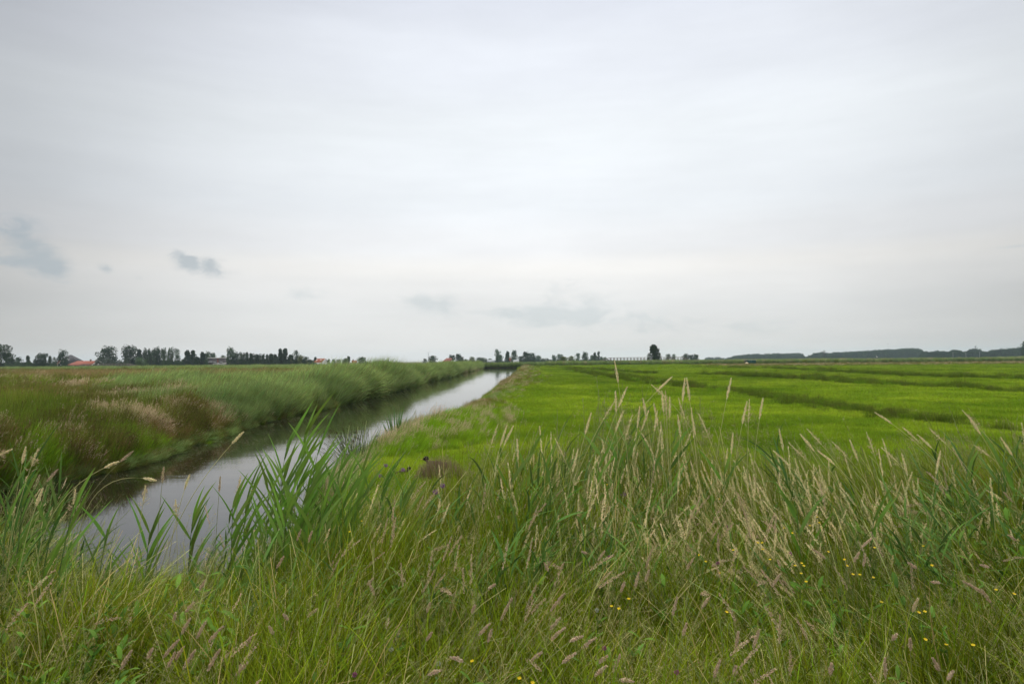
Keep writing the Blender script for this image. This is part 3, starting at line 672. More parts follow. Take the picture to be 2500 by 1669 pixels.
fg_scatter('soft_seed_heads', 'small soft seed spikes dotted over the near bank', 'grass', 50, ['fog'], [1], 2.0, 6.0, (1.0, 1.25), unit=.6, clampw=1.15,
           leanf=lambda px, Y: np.interp(px, [0, 900, 1500, 2000, 2500], [.35, .3, .25, -.1, -.3]))
fg_scatter('straw_stalks', 'pale straw coloured stalks leaning left above the right bank', 'grass', 760, ['straw'], [1], 4.6, 7.0, (.85, 1.15), unit=1.25, wfix=1.0,
           cond=lambda X, Y, px: (rng.random(len(X)) < np.interp(px, [700, 1000, 1250, 1450, 1700, 1800, 2050, 2150, 2500], [0, .15, .25, .5, .5, 1, 1, .4, .35])))
fg_scatter('reed_leaves', 'broad blue green reed leaves among the near grasses', 'reeds', 230, ['reed'], [1], 4.2, 7.2, (.75, 1.05), unit=1.2, wfix=1.0,
           cond=lambda X, Y, px: (rng.random(len(X)) < np.interp(px, [0, 250, 700, 900, 1150, 1300, 1600, 1800, 2200, 2500], [.6, .25, .3, .2, .6, .9, .9, .15, .3, .8])))
fg_scatter('leafy_herbs', 'leafy green herbs between the near grasses', 'herbs', 260, ['broad'], [1], 2.4, 7.0, (.6, .9), unit=.5, clampw=1.3)

# ================================================================== things
def root(name, loc, label, cat, group=None, rz=0):
    o = bpy.data.objects.new(name, None); o.empty_display_size = .2; COL.objects.link(o); o.location = loc; o.rotation_euler = (0, 0, rz)
    return tag(o, label, cat, group)
def child(name, data, parent, label=None):
    o = bpy.data.objects.new(name, data); COL.objects.link(o); o.parent = parent
    if label: o['label'] = label
    return o
def box(g, x0, x1, y0, y1, z0, z1, mi=0, c=(.5, .5, .5)):
    V = [(x, y, z) for z in (z0, z1) for x, y in ((x0, y0), (x1, y0), (x1, y1), (x0, y1))]
    g.add(V, [(0, 3, 2, 1), (4, 5, 6, 7), (0, 1, 5, 4), (1, 2, 6, 5), (2, 3, 7, 6), (3, 0, 4, 7)], c, mi)
def bar(g, a, b, w, h, c=(.5, .5, .5)):
    """beam between two points, w wide and h high"""
    a, b = np.array(a, float), np.array(b, float); t = b-a; t = t/np.linalg.norm(t)
    s = np.cross(t, (0, 0, 1.0)); s = np.array([1., 0, 0]) if np.linalg.norm(s) < 1e-3 else s/np.linalg.norm(s); u = np.cross(s, t)
    V = [p+s*i*w/2+u*j*h/2 for p in (a, b) for i, j in ((-1, -1), (1, -1), (1, 1), (-1, 1))]
    g.add(V, [(0, 3, 2, 1), (4, 5, 6, 7), (0, 1, 5, 4), (1, 2, 6, 5), (2, 3, 7, 6), (3, 0, 4, 7)], c)
def tube(g, P, rad, c, sides=5):
    P = np.asarray(P, float); k = len(P); rad = np.broadcast_to(rad, k); T = np.gradient(P, axis=0); T /= np.linalg.norm(T, axis=1, keepdims=True)
    ref = np.array([1., 0, 0]) if abs(T[0][0]) < .9 else np.array([0, 1., 0])
    s = np.cross(T, ref); s /= np.linalg.norm(s, axis=1, keepdims=True); u = np.cross(s, T)
    a = np.arange(sides)*2*np.pi/sides
    V = P[:, None]+rad[:, None, None]*(np.cos(a)[None, :, None]*s[:, None]+np.sin(a)[None, :, None]*u[:, None])
    F = [(i*sides+j, i*sides+(j+1) % sides, (i+1)*sides+(j+1) % sides, (i+1)*sides+j) for i in range(k-1) for j in range(sides)]
    C = np.asarray(c, float); C = np.repeat(C, sides, 0) if C.ndim == 2 else C
    g.add(V.reshape(-1, 3), F, C)
def one(fn, name, mat, parent, label=None, smooth=False):
    g = Geo(); fn(g); return child(name, g.mesh(name, mat, smooth), parent, label)
def ell(g, c, r, col=(.5, .5, .5), nu=12, nv=8, rotm=None):
    u = np.linspace(0, 2*np.pi, nu, endpoint=False); v = np.linspace(.001, np.pi-.001, nv)
    P = np.stack([np.outer(np.sin(v), np.cos(u)), np.outer(np.sin(v), np.sin(u)), np.outer(np.cos(v), np.ones(nu))], -1)*np.asarray(r)
    P = P.reshape(-1, 3)
    if rotm is not None: P = P @ np.array(rotm).T
    F = [(i*nu+j, (i+1)*nu+j, (i+1)*nu+(j+1) % nu, i*nu+(j+1) % nu) for i in range(nv-1) for j in range(nu)]
    g.add(P+np.asarray(c), F, col)
ORD = ['first', 'second', 'third', 'fourth', 'fifth', 'sixth', 'seventh', 'eighth', 'ninth', 'tenth', 'eleventh', 'twelfth', 'thirteenth', 'fourteenth', 'fifteenth',
       'sixteenth', 'seventeenth', 'eighteenth', 'nineteenth', 'twentieth']
def nth(i): return ORD[i] if i < 20 else 'number %d' % (i+1)
def fromleft(i, n): return 'leftmost' if i == 0 else ('rightmost' if i == n-1 else nth(i)+' from the left')

# ------------------------------------------------------------------ trees
DG, MG, LG, YG, GG = (.020, .048, .013), (.036, .080, .020), (.055, .105, .030), (.10, .125, .03), (.06, .085, .05)
def leafcloud(g, C, Rr, nl, size, cols):
    for c, r, col in zip(C, Rr, cols):
        n = int(nl); d = rng.normal(0, 1, (n, 3)); d /= np.linalg.norm(d, axis=1, keepdims=True)
        rr = r*rng.uniform(.55, 1.05, n)**.6; P = np.asarray(c)+d*rr[:, None]*np.array([1, 1, .9])
        bits(g, P, d+rng.normal(0, .7, (n, 3)), size, size*.8, jit(col, n, .22))
def crown_mesh(kind, seed):
    global rng; keep = rng; rng = np.random.default_rng(seed)
    g = Geo(); C = []; Rr = []; n = {'round': 46, 'airy': 34, 'poplar': 40, 'column': 26, 'bush': 34, 'conifer': 34, 'lone': 60}[kind]
    while len(C) < n:
        z = rng.uniform(.1, .95); a = rng.uniform(0, 6.28)
        if kind == 'round': env = np.sqrt(max(0, 1-((z-.55)/.45)**2))**.8
        elif kind == 'airy': env = np.sqrt(max(0, 1-((z-.62)/.36)**2))*.9
        elif kind == 'poplar': env = (min(1, (1.02-z)/.62))**.75*.9
        elif kind == 'column': env = .75*(1-abs(z-.5)/.55)**.4
        elif kind == 'bush': env = np.sqrt(max(0, 1-((z-.2)/.78)**2))
        elif kind == 'conifer': env = (1.02-z)*.95
        else: env = .9*np.sqrt(max(0, 1-((z-.42)/.56)**2))
        env *= 1+.22*math.sin(z*13+seed*1.9+2*math.cos(a)); r = env*rng.uniform(.02, .9)**.6; x, y = r*np.cos(a), r*np.sin(a)
        if kind == 'lone':
            x = x*(.95-.55*z)+.35-.62*z+.1; y *= .9
        C.append((x*.86, y*.86, z)); Rr.append(rng.uniform(.07, .19)*(1.15 if kind in ('round', 'bush', 'lone') else .95))
    C = np.array(C); Rr = np.array(Rr)
    S = np.array([1, 1, 1.0]); hwz = {'round': .55, 'airy': .45, 'poplar': .28, 'column': .2, 'bush': .8, 'conifer': .4, 'lone': .55}[kind]
    # build with the real aspect (height 1, half width hwz) so leaves stay leaf shaped
    C[:, :2] *= hwz; Rr *= .75 if kind in ('poplar', 'column') else 1
    cols = [np.array((1., 1., 1.))*rng.uniform(.65, 1.35) for _ in C]
    leafcloud(g, C, Rr, 75 if kind == 'airy' else 115, .045, cols)
    me = g.mesh('crown_'+kind, M['tree']); rng = keep; return me, hwz
def trunk_mesh(kind, seed):
    r_ = random.Random(seed); g = Geo(); hwz = {'round': .55, 'airy': .45, 'poplar': .28, 'column': .2, 'bush': .8, 'conifer': .4, 'lone': .55}[kind]
    top = .8 if kind != 'bush' else .5; k = 7; off = .05 if kind == 'lone' else 0
    P = [(off+.01*r_.uniform(-1, 1), .01*r_.uniform(-1, 1), z) for z in np.linspace(-.02, top, k)]
    tube(g, P, np.linspace(.022, .005, k), (.5, .5, .5), 6)
    for _ in range(7 if kind != 'bush' else 5):
        z = r_.uniform(.15, .6); a = r_.uniform(0, 6.28); L = hwz*r_.uniform(.5, .85)
        tube(g, [(off, 0, z), (off+.5*L*math.cos(a), .5*L*math.sin(a), z+.10), (off+L*math.cos(a), L*math.sin(a), z+.24)], [.010, .006, .003], (.5, .5, .5), 4)
    return g.mesh('trunk_'+kind, M['bark'])
def tinted(kind, tone, seed, _c={}):
    """crown meshes by kind, tone of green and seed; vertex colours are the leaf colour of that species"""
    key = (kind, tone, seed)
    if key not in _c:
        base = _c.setdefault(('b', kind, seed), crown_mesh(kind, seed)); me = base[0].copy()
        me.name = 'crown_%s' % kind
        a = me.attributes['Col']; buf = np.empty(len(a.data)*4, np.float32); a.data.foreach_get('color', buf); buf = buf.reshape(-1, 4); buf[:, :3] *= np.array(tone)
        a.data.foreach_set('color', buf.ravel()); _c[key] = (me, base[1], trunk_mesh(kind, seed))
    return _c[key]
TREES = []   # (group, x, topy, halfwidth, kind, tone, distance, look)
def T(group, D, kind, tone, look, items):
    for it in items: TREES.append((group, it[0], it[1], it[2], kind, tone, D, look))
gA = 'trees and bushes round the red roofed farm'; gB = 'trees behind the grassy marsh left of the brown house'; gC = 'tree row right of the brown flat roofed house'
gD = 'trees about the small red roofed houses'; gE = 'trees on the horizon beyond the canal'; gF = 'trees left of the wooden footbridge'; gG = 'trees right of the lone dark tree'
T(gA, 330, 'round', DG, 'big black green tree', [(3, 843, 24)])
T(gA, 370, 'bush', DG, 'low dark bush', [(30, 875, 11), (45, 873, 13), (86, 877, 9), (133, 873, 8), (105, 880, 13), (160, 882, 10)])
T(gA, 350, 'bush', MG, 'low mid green bush', [(38, 881, 15), (70, 884, 13), (131, 885, 12), (18, 884, 13)])
T(gA, 380, 'conifer', DG, 'small spiky conifer', [(68, 869, 8), (122, 870, 7)])
T(gA, 360, 'round', DG, 'dark round tree', [(101, 862, 15), (153, 858, 12)])
T(gB, 400, 'round', DG, 'big dense dark tree', [(264, 849.5, 22), (318, 847, 20)])
T(gB, 360, 'bush', GG, 'grey green willow bush', [(243, 872, 14), (264, 876, 14), (291, 879, 10), (309, 877, 10)])
T(gB, 350, 'bush', LG, 'bright green rounded bush', [(343, 874, 22)])
T(gB, 400, 'poplar', DG, 'dark poplar', [(340, 854, 9), (352, 857, 8), (361, 852, 10), (377, 854, 10), (386, 851, 8), (369, 861, 9)])
T(gB, 400, 'poplar', MG, 'airy poplar', [(400, 849.5, 7), (416, 850, 8), (431, 852, 8.5)])
T(gB, 400, 'poplar', DG, 'dark pointed tree', [(458, 855, 11), (471, 856, 9), (481, 870, 9), (495, 859, 10)])
T(gB, 430, 'round', MG, 'mid green tree', [(507, 861, 9), (519, 863, 9), (396, 878, 8), (409, 879, 8), (447, 877, 9)])
T(gC, 430, 'airy', MG, 'thin tree behind the flat roof', [(545, 868, 11)])
T(gC, 400, 'poplar', MG, 'tall green poplar', [(563, 851, 10.5)])
T(gC, 400, 'poplar', DG, 'dark pointed tree', [(578, 859.5, 8), (588, 860.5, 8), (595, 862, 7), (603, 861, 7.5), (613, 863, 7), (620, 864, 7), (628, 865, 7), (636, 865, 7), (643, 866, 7), (652, 866, 7), (662, 864, 9), (672, 865, 8),
                                      (710, 866, 9), (570, 868, 9)])
T(gC, 400, 'poplar', DG, 'taller dark poplar', [(684, 852, 8), (696, 851, 9), (723, 856, 9.5)])
T(gC, 400, 'round', YG, 'yellow green tree', [(735, 869, 9)])
T(gC, 400, 'round', DG, 'dark round tree', [(746, 872, 9)])
T(gD, 430, 'bush', MG, 'low green bush', [(757, 878, 9), (803, 877, 7), (815, 877, 8), (827, 877, 8)])
T(gD, 470, 'conifer', DG, 'dark pointed tree touching the red roof', [(770, 872, 7)])
T(gD, 430, 'round', LG, 'light green round tree', [(843, 875, 9), (884, 872.5, 12.5)])
T(gD, 430, 'column', MG, 'narrow upright tree', [(851, 869, 4)])
T(gE, 550, 'bush', GG, 'grey green low tree', [(1037, 875, 8), (1187, 877, 6), (1335, 874.5, 10), (1325, 875, 7)])
T(gE, 500, 'round', DG, 'dark round tree', [(1056, 869, 11), (1103, 866, 9), (1119, 865, 10), (1128, 872, 6)])
T(gE, 600, 'round', MG, 'mid green tree', [(1137, 876.5, 6), (1170, 873, 9), (1180, 873.5, 8), (1196, 875.5, 6), (1220, 867, 9)])
T(gE, 560, 'round', YG, 'yellow green tree with bare trunks below', [(1152, 872, 9)])
T(gE, 560, 'airy', MG, 'tall airy tree', [(1214, 853.5, 9)])
T(gE, 560, 'poplar', DG, 'narrow dark tree', [(1239, 857, 6.5)])
T(gE, 560, 'round', MG, 'tall green tree', [(1255, 856.5, 9)])
T(gE, 560, 'round', DG, 'dark crowded tree', [(1272, 870, 8), (1283, 859.5, 10), (1293, 863, 9), (1301, 862.5, 7)])
T(gE, 750, 'round', MG, 'hazy distant tree', [(1314, 868.5, 8), (1305, 874, 6)])
T(gF, 750, 'round', MG, 'hazy distant tree', [(1352, 867, 7), (1367, 865, 9)])
T(gF, 330, 'bush', YG, 'wide yellow green willow bush', [(1375, 871, 17), (1394, 870, 17)])
T(gF, 650, 'airy', MG, 'thin airy tree', [(1411, 862.5, 8)])
T(gF, 620, 'round', DG, 'dark tree with a pointed top', [(1428, 861, 9)])
T(gF, 700, 'round', MG, 'small hazy tree', [(1446, 866.5, 7), (1456, 868, 5), (1476, 872, 6), (1468, 871, 5)])
T(gF, 650, 'column', DG, 'narrow columnar tree', [(1452, 859, 3.6), (1461, 859, 3.6)])
T(gG, 650, 'round', GG, 'grey green small tree', [(1631, 865, 7.5)])
T(gG, 650, 'round', MG, 'small round tree', [(1645, 865, 5)])
T(gG, 520, 'round', DG, 'dark round tree', [(1674, 864.5, 8), (1687, 865.5, 8), (1699, 864.5, 8)])
byg = {}
for q_ in TREES: byg.setdefault((q_[0], q_[7]), []).append(q_)
for (grp, look), L in byg.items():
    L.sort(key=lambda q_: q_[1])
    for i, (_, x, ty, hw, kind, tone, D, _) in enumerate(L):
        crn = random.choice(['conifer', 'conifer', 'poplar', 'airy']) if (look == 'dark pointed tree' and grp == gC) else (random.choice(['poplar', 'airy', 'round']) if 'poplar' in look else kind)
        D = D*random.uniform(.97, 1.03); seed = random.choice([1, 2, 3, 5, 6, 7]); me, hwz, tm = tinted(crn, tone, seed)
        top = at_y(x, ty, D); base = .35; h = top[2]-base; W_ = hw*1.14/1666.7*D
        short = {gA: 'by the red roofed farm', gB: 'left of the brown house', gC: 'right of the brown house', gD: 'near the small red roofed houses', gE: 'beyond the end of the canal',
                 gF: 'left of the right footbridge', gG: 'right of the lone dark tree'}[grp]
        lab = '%s %s' % (look, short) if len(L) == 1 else '%s %s, %s of these' % (look, short, fromleft(i, len(L)))
        nm = 'bush' if kind == 'bush' else ('poplar_tree' if kind == 'poplar' else ('conifer_tree' if kind == 'conifer' else 'broadleaf_tree'))
        r_ = root(nm, (top[0], D, base), lab, 'bush' if kind == 'bush' else 'tree', grp, random.uniform(0, 6.28))
        s_ = W_/hwz; r_.scale = (s_, s_, h)
        child('trunk', tm, r_); child('crown', me, r_)
# the lone leaning tree by the footbridge and its small neighbour
r_ = root('leaning_tree', at_y(1598, 879, 292)*np.array([1, 1, 0])+np.array([0, 0, .4]), 'lone dark leaning tree in front of the right footbridge', 'tree')
me, hwz, tm = tinted('lone', (.018, .038, .010), 4); H_ = at_y(1598, 844, 292)[2]-.4; r_.scale = (H_*.82, H_*.6, H_); child('trunk', tm, r_); child('crown', me, r_)
r_ = root('small_tree', at_y(1584, 879, 293)*np.array([1, 1, 0])+np.array([0, 0, .4]), 'small dark green tree beside the lone leaning tree', 'tree')
me, hwz, tm = tinted('airy', (.03, .062, .016), 2); H_ = at_y(1584, 864, 293)[2]-.4; r_.scale = (H_*.45, H_*.45, H_*1.05); child('trunk', tm, r_); child('crown', me, r_)
r_ = root('edge_tree', at_y(2502, 866, 620)*np.array([1, 1, 0])+np.array([0, 0, .4]), 'tall dark tree at the right edge rising above the wood', 'tree')
me, hwz, tm = tinted('round', DG, 2); H_ = at_y(2502, 836, 620)[2]-.4; r_.scale = (H_*.42, H_*.42, H_); child('trunk', tm, r_); child('crown', me, r_)
def wooded(me):
    me = me.copy(); me.materials.clear(); me.materials.append(M['wood_tree']); return me
# far woods: masses of crowns
woodc = kind_set('wood_trees', [wooded(tinted(k, tn, s)[0]) for k in ('round', 'bush') for tn, s in (((.022, .05, .018), 1), ((.03, .062, .022), 2), ((.02, .042, .02), 3))])
def wood(name, label, sil, D, depth=120, step=5.5):
    X, Y, Z, S, I = [], [], [], [], []
    xs = [p[0] for p in sil]; ys = [p[1] for p in sil]; x = xs[0]
    while x < xs[-1]:
        for row in range(3):
            d = D+depth*row/2*rng.uniform(.8, 1.2); px = x+rng.uniform(-3, 3); y = np.interp(px, xs, ys)+2.0+rng.choice([-1.2, -.4, .4, 1.4, 2.4])*rng.uniform(.5, 1)+(2-row)*2.2*(row < 2)*rng.uniform(.4, 1)
            t_ = at_y(px, y, d); h = t_[2]-.3
            X.append(t_[0]); Y.append(d); I.append(rng.integers(0, 6)); S.append((h*rng.uniform(.5, .95), h*.8, h*1.02))
        x += step*.5
    n = len(X)
    return scatter(name, label, 'woodland', woodc, np.stack([X, Y, np.full(n, .3)], 1), np.array(I), rng.uniform(0, 6.28, n), np.zeros((n, 2)), np.array(S), rng.uniform(.1, .9, n))
wood('far_thicket', 'thin line of far blue green trees left of the green shed', [(1722, 871), (1740, 869.5), (1765, 871), (1773, 873), (1780, 870), (1795, 868)], 1500, 200, 5)
wood('middle_wood', 'long low blue green wood behind the green shed', [(1775, 871), (1790, 868), (1815, 864.5), (1830, 863), (1860, 862.5), (1900, 861.5), (1955, 861.5), (1962, 865), (1968, 869)], 1250, 200, 5.5)
wood('wide_wood', 'wide blue green wood rising to the right behind the windpump', [(1969, 868), (1978, 864.5), (1986, 862), (1993, 859.5), (2030, 859.5), (2080, 857.5), (2120, 856), (2155, 852.5), (2180, 852), (2235, 850), (2248, 852), (2254, 858)], 1100, 180, 6)
wood('right_wood', 'dark uneven wood on the horizon at the right', [(2252, 858), (2290, 855.5), (2315, 857.5), (2328, 853.5), (2340, 853.5), (2352, 858), (2364, 856), (2370, 851), (2385, 852), (2392, 852), (2402, 857), (2412, 857),
      (2418, 852.5), (2430, 853), (2460, 850.5), (2500, 848), (2540, 846)], 850, 120, 6)
wood('left_horizon_hedge', 'thin grey green hedge line on the horizon above the left reeds', [(893, 882), (905, 881.5), (925, 882), (960, 883), (1030, 884)], 900, 80, 5)
wood('canal_horizon_hedge', 'thin blue green hedge line on the horizon behind the canal trees', [(1120, 878.5), (1160, 878), (1230, 877), (1300, 876), (1340, 875.5), (1400, 875), (1470, 875), (1500, 877)], 1000, 80, 5)
wood('farm_undergrowth', 'dark shrubby undergrowth along the feet of the left trees', [(-60, 884), (60, 884), (170, 886), (270, 884), (340, 881), (400, 880), (500, 879), (560, 877), (640, 876), (740, 876), (765, 879), (775, 883)], 440, 30, 5)

# ------------------------------------------------------------------ buildings
def house(name, label, xl, xr, D, ridge_y, eave_y, depth, rz, roofm, wallm, hip=False, chim=None, sky=None, barge=True, wins=2, door=True, base=.3):
    pl, pr = at_y(xl, eave_y, D), at_y(xr, eave_y, D); L = (pr[0]-pl[0])/math.cos(rz) - depth*abs(math.tan(rz))*.95
    zr = at_y((xl+xr)/2, ridge_y, D)[2]-base; ze = at_y((xl+xr)/2, eave_y, D)[2]-base; ze = max(ze, 1.8)
    r_ = root(name, ((pl[0]+pr[0])/2, D, base), label, 'house' if 'barn' not in name else 'barn', None, rz); h = L/2; d = depth/2; hp = h-(depth*.35 if hip else 0)
    def walls(g):
        box(g, -h+.2, h-.2, -d+.3, d-.3, -.3, ze)
        for s in ((1,) if hip else (-1, 1)):
            x0, x1 = sorted((s*(h-.2), s*(h-.45))); zt = zr-.12
            g.add([(x0, -d+.3, ze), (x1, -d+.3, ze), (x1, d-.3, ze), (x0, d-.3, ze), (x0, -.01, zt), (x1, -.01, zt), (x1, .01, zt), (x0, .01, zt)],
                  [(0, 1, 5, 4), (1, 2, 6, 5), (2, 3, 7, 6), (3, 0, 4, 7)], (.5,)*3)
    one(walls, 'wall', wallm, r_)
    xl_ = -hp if hip else -h
    def roof(g):
        t_ = .16
        for s in (-1, 1):
            a, b_, c_, e_ = (-h, s*d, ze-.1), (h, s*d, ze-.1), (h, 0, zr), (xl_, 0, zr)
            V = [a, b_, c_, e_]+[(p[0], p[1], p[2]+t_) for p in (a, b_, c_, e_)]
            g.add(V, [(0, 1, 2, 3), (4, 5, 6, 7), (0, 1, 5, 4), (1, 2, 6, 5), (3, 0, 4, 7)], (.5,)*3)
        if hip: g.add([(-h, -d, ze+.05), (-h, d, ze+.05), (xl_, .02, zr+t_), (xl_, -.02, zr+t_)], [(0, 1, 2, 3)], (.5,)*3)
    rf = one(roof, 'roof', roofm, r_)
    if barge:
        for s in (-1, 1): one(lambda g: bar(g, (h+.05, s*(d+.1), ze-.1), (h+.05, 0, zr+.14), .08, .42), 'bargeboard', M['white'], r_)
    if chim is not None:
        one(lambda g: (box(g, chim-.35, chim+.35, -.3, .3, zr-.4, zr+.9), box(g, chim-.42, chim+.42, -.37, .37, zr+.9, zr+1.0)), 'chimney', M['brick'], rf)
    for (u, v, w_) in (sky or []):
        y = -d*(1-v); z = ze+(zr-ze)*v+.22
        one(lambda g: g.add([(u-w_, y-.3, z-.28*(zr-ze)/d), (u+w_, y-.3, z-.28*(zr-ze)/d), (u+w_, y+.3, z+.32*(zr-ze)/d), (u-w_, y+.3, z+.32*(zr-ze)/d)], [(0, 1, 2, 3)], (.5,)*3), 'skylight', M['white'], rf)
    for k in range(wins):
        u = -h+(k+1)*2*h/(wins+1.0)
        f_ = one(lambda g: box(g, u-.55, u+.55, -d+.24, -d+.32, .7, 1.7), 'window', M['white'], r_); one(lambda g: box(g, u-.45, u+.45, -d+.2, -d+.235, .8, 1.6), 'pane', M['glass'], f_)
    f_ = one(lambda g: box(g, h-.21, h-.12, -.5, .5, ze-.1, ze+.75), 'gable_window', M['white'], r_)
    return r_
house('red_roofed_barn', 'long low barn with bright red tiled roof and white edged gable', 167, 252, 400, 881.3, 890.5, 9, R(-16), M['tile_red'], M['black'], hip=True, chim=3.6, wins=3)
house('farm_outhouse', 'dark outhouse with red roof and white bargeboard left of the long barn', 139, 157, 395, 878.5, 893, 5, R(-30), M['tile_red'], M['black'], wins=1)
r_ = root('thatched_barn', tuple(at_y(173, 889, 455)*np.array([1, 1, 0])+np.array([0, 0, .3])), 'big dark pyramid roofed farm barn with two white skylights', 'barn', None, R(8))
z9 = at_y(173, 865.8, 455)[2]-.3; W9 = 8.2
one(lambda g: box(g, -W9+.5, W9-.5, -W9+.5, W9-.5, -.3, 2.9), 'wall', M['brick'], r_)
rf = one(lambda g: g.add([(-W9, -W9, 2.7), (W9, -W9, 2.7), (W9, W9, 2.7), (-W9, W9, 2.7), (-.3, -.3, z9), (.3, -.3, z9), (.3, .3, z9), (-.3, .3, z9)],
     [(0, 1, 5, 4), (1, 2, 6, 5), (2, 3, 7, 6), (3, 0, 4, 7), (4, 5, 6, 7), (0, 3, 2, 1)], (.5,)*3), 'roof', M['thatch'], r_)
for u, v in ((-.5, .58), (.7, .46)):
    y = -W9*(1-v)-.02; z = 2.7+(z9-2.7)*v+.12; sl = (z9-2.7)/W9
    one(lambda g: g.add([(u-.3, y-.35, z-.35*sl), (u+.3, y-.35, z-.35*sl), (u+.3, y+.35, z+.35*sl), (u-.3, y+.35, z+.35*sl)], [(0, 1, 2, 3)], (.5,)*3), 'skylight', M['white'], rf)
# flat roofed brown house
pl, pr = at_y(515.5, 880, 420), at_y(551, 880, 420); zt = at_y(533, 874, 420)[2]-.3; hw_ = (pr[0]-pl[0])/2
r_ = root('flat_roofed_house', ((pl[0]+pr[0])/2, 420, .3), 'brown flat roofed house with white eaves and two white windows', 'house', None, R(4))
one(lambda g: box(g, -hw_, hw_, -3.5, 3.5, -.3, zt), 'wall', M['dark_brick'], r_)
one(lambda g: box(g, -hw_-.5, hw_+.3, -4.1, 3.9, zt, zt+.32), 'roof', M['white'], r_)
one(lambda g: box(g, .5, 1.2, -3.56, -3.5, .2, zt-.05), 'wall_panel', M['tile_dull'], r_)
one(lambda g: (box(g, -hw_-.3, -hw_+2.4, -4.4, -3.52, 2.9, 3.0), box(g, -hw_-.3, -hw_+2.4, -4.42, -4.36, 3.0, 3.6)), 'balcony', M['grey_metal'], r_)
for u in (-1.1, 2.9):
    f_ = one(lambda g: box(g, u-.7, u+.7, -3.56, -3.503, 2.1, 3.3), 'window', M['white'], r_)
    for s in (-.34, .34): one(lambda g: box(g, u+s-.26, u+s+.26, -3.6, -3.563, 2.22, 3.18), 'pane', M['glass'], f_)
for i, (x0, x1, y0, y1) in enumerate(((522, 533, 888.5, 886.5), (532, 549, 888.3, 888.3), (543, 550, 888, 885.8))):
    a, b_ = at_y(x0, y0, 400), at_y(x1, y1, 400)
    r_ = root('shelter', ((a[0]+b_[0])/2, 400, .3), ('low white roofed shelter before the brown house, ' + ('leftmost' if i == 0 else ('middle' if i == 1 else 'rightmost and tilted')) + ' of three'), 'shelter', 'white shelters before the brown house')
    L_ = (b_[0]-a[0])/2
    one(lambda g: bar(g, (-L_, 0, a[2]-.3), (L_, 0, b_[2]-.3), 3.0, .22), 'roof', M['white'], r_)
    for s in (-1, 1): one(lambda g: box(g, s*L_*.85-.06, s*L_*.85+.06, -1.3, -1.18, -.2, (a[2]+b_[2])/2-.5), 'post', M['white'], r_)
house('red_roofed_house', 'white walled house with steep red roof and two skylights', 768, 801, 450, 875.5, 884, 7, R(-22), M['tile_red'], M['white'], sky=[(-2.2, .5, .35), (.8, .6, .3)], wins=2)
house('small_red_house', 'small red roofed house with chimney between two light green trees', 857, 873, 500, 880, 885.5, 5, R(15), M['tile_red'], M['white'], chim=-.8, wins=1)
house('dull_red_farmhouse', 'farmhouse with broad dull red hipped roof behind the reeds', 1079, 1106, 500, 874.3, 883.5, 8, R(-10), M['tile_dull'], M['brick'], hip=True, barge=False, wins=2)
house('hidden_red_house', 'tiny red roofed house between two tall trees on the horizon', 1240, 1250, 600, 873.5, 879, 4, R(10), M['tile_red'], M['brick'], barge=False, wins=1)
house('grey_shed', 'low grey shed at the foot of the tall airy tree', 1188, 1208, 520, 879, 881.5, 6, R(5), M['grey_metal'], M['grey_metal'], barge=False, wins=1)
house('pale_shed', 'low pale shed below the crowded dark trees', 1252, 1268, 530, 878.8, 881, 6, R(-5), M['grey_metal'], M['white'], barge=False, wins=1)

# green flat roofed shed at the meadow edge
a, b_ = at_y(1820, 880, 285), at_y(1843, 880, 285); zt = at_y(1830, 878.5, 285)[2]
r_ = root('green_shed', ((a[0]+b_[0])/2, 285, .4), 'dark green flat roofed shed in front of the reeds', 'shed', None, R(10)); L_ = (b_[0]-a[0])/2
def ribs(g):
    box(g, -L_, L_, -1.1, 1.1, .15, zt-.5)
    for k in np.arange(-L_+.15, L_, .3): box(g, k-.04, k+.04, -1.14, -1.1, .2, zt-.55)
one(ribs, 'wall', M['green_metal'], r_)
one(lambda g: box(g, -L_-.55, L_+.12, -1.25, 1.25, zt-.5, zt-.36), 'roof', M['grey_metal'], r_)
one(lambda g: box(g, -L_-.5, -L_-.42, -1.1, -1.02, -.1, zt-.5), 'post', M['wood'], r_)
one(lambda g: box(g, -.5, .4, -1.17, -1.142, .2, zt-.7), 'door', M['green_metal'], r_)
# heap of sand
p = on_z(1752, 889, .4); r_ = Geo()
def heap(g, R_, H_):
    k = 14; V = [(0, 0, H_)]; F = []
    for j in range(1, 6):
        for i in range(k):
            a = i*2*math.pi/k; rr = R_*j/5*(1+.12*math.sin(3*a+j)); V.append((rr*math.cos(a)*1.5, rr*math.sin(a), H_*(1-(j/5)**1.3)-.05*(j == 5)))
    for i in range(k): F.append((0, 1+i, 1+(i+1) % k, 1+(i+1) % k))
    for j in range(4):
        for i in range(k): F.append((1+j*k+i, 1+(j+1)*k+i, 1+(j+1)*k+(i+1) % k, 1+j*k+(i+1) % k))
    g.add(V, [f for f in F if len(set(f)) == 4], (.5,)*3)
    for i in range(0, k, 1): g.add([V[0], V[1+i], (np.array(V[1+i])+np.array(V[1+(i+1) % k]))/2, V[1+(i+1) % k]], [(0, 1, 2, 3)], (.5,)*3)
heap(r_, .8, 1.1); o = bpy.data.objects.new('sand_heap', r_.mesh('sand_heap', M['sand'], True)); COL.objects.link(o); o.location = (p[0], 262, .4); tag(o, 'pale sand heap at the edge of the reeds left of the green shed', 'heap')

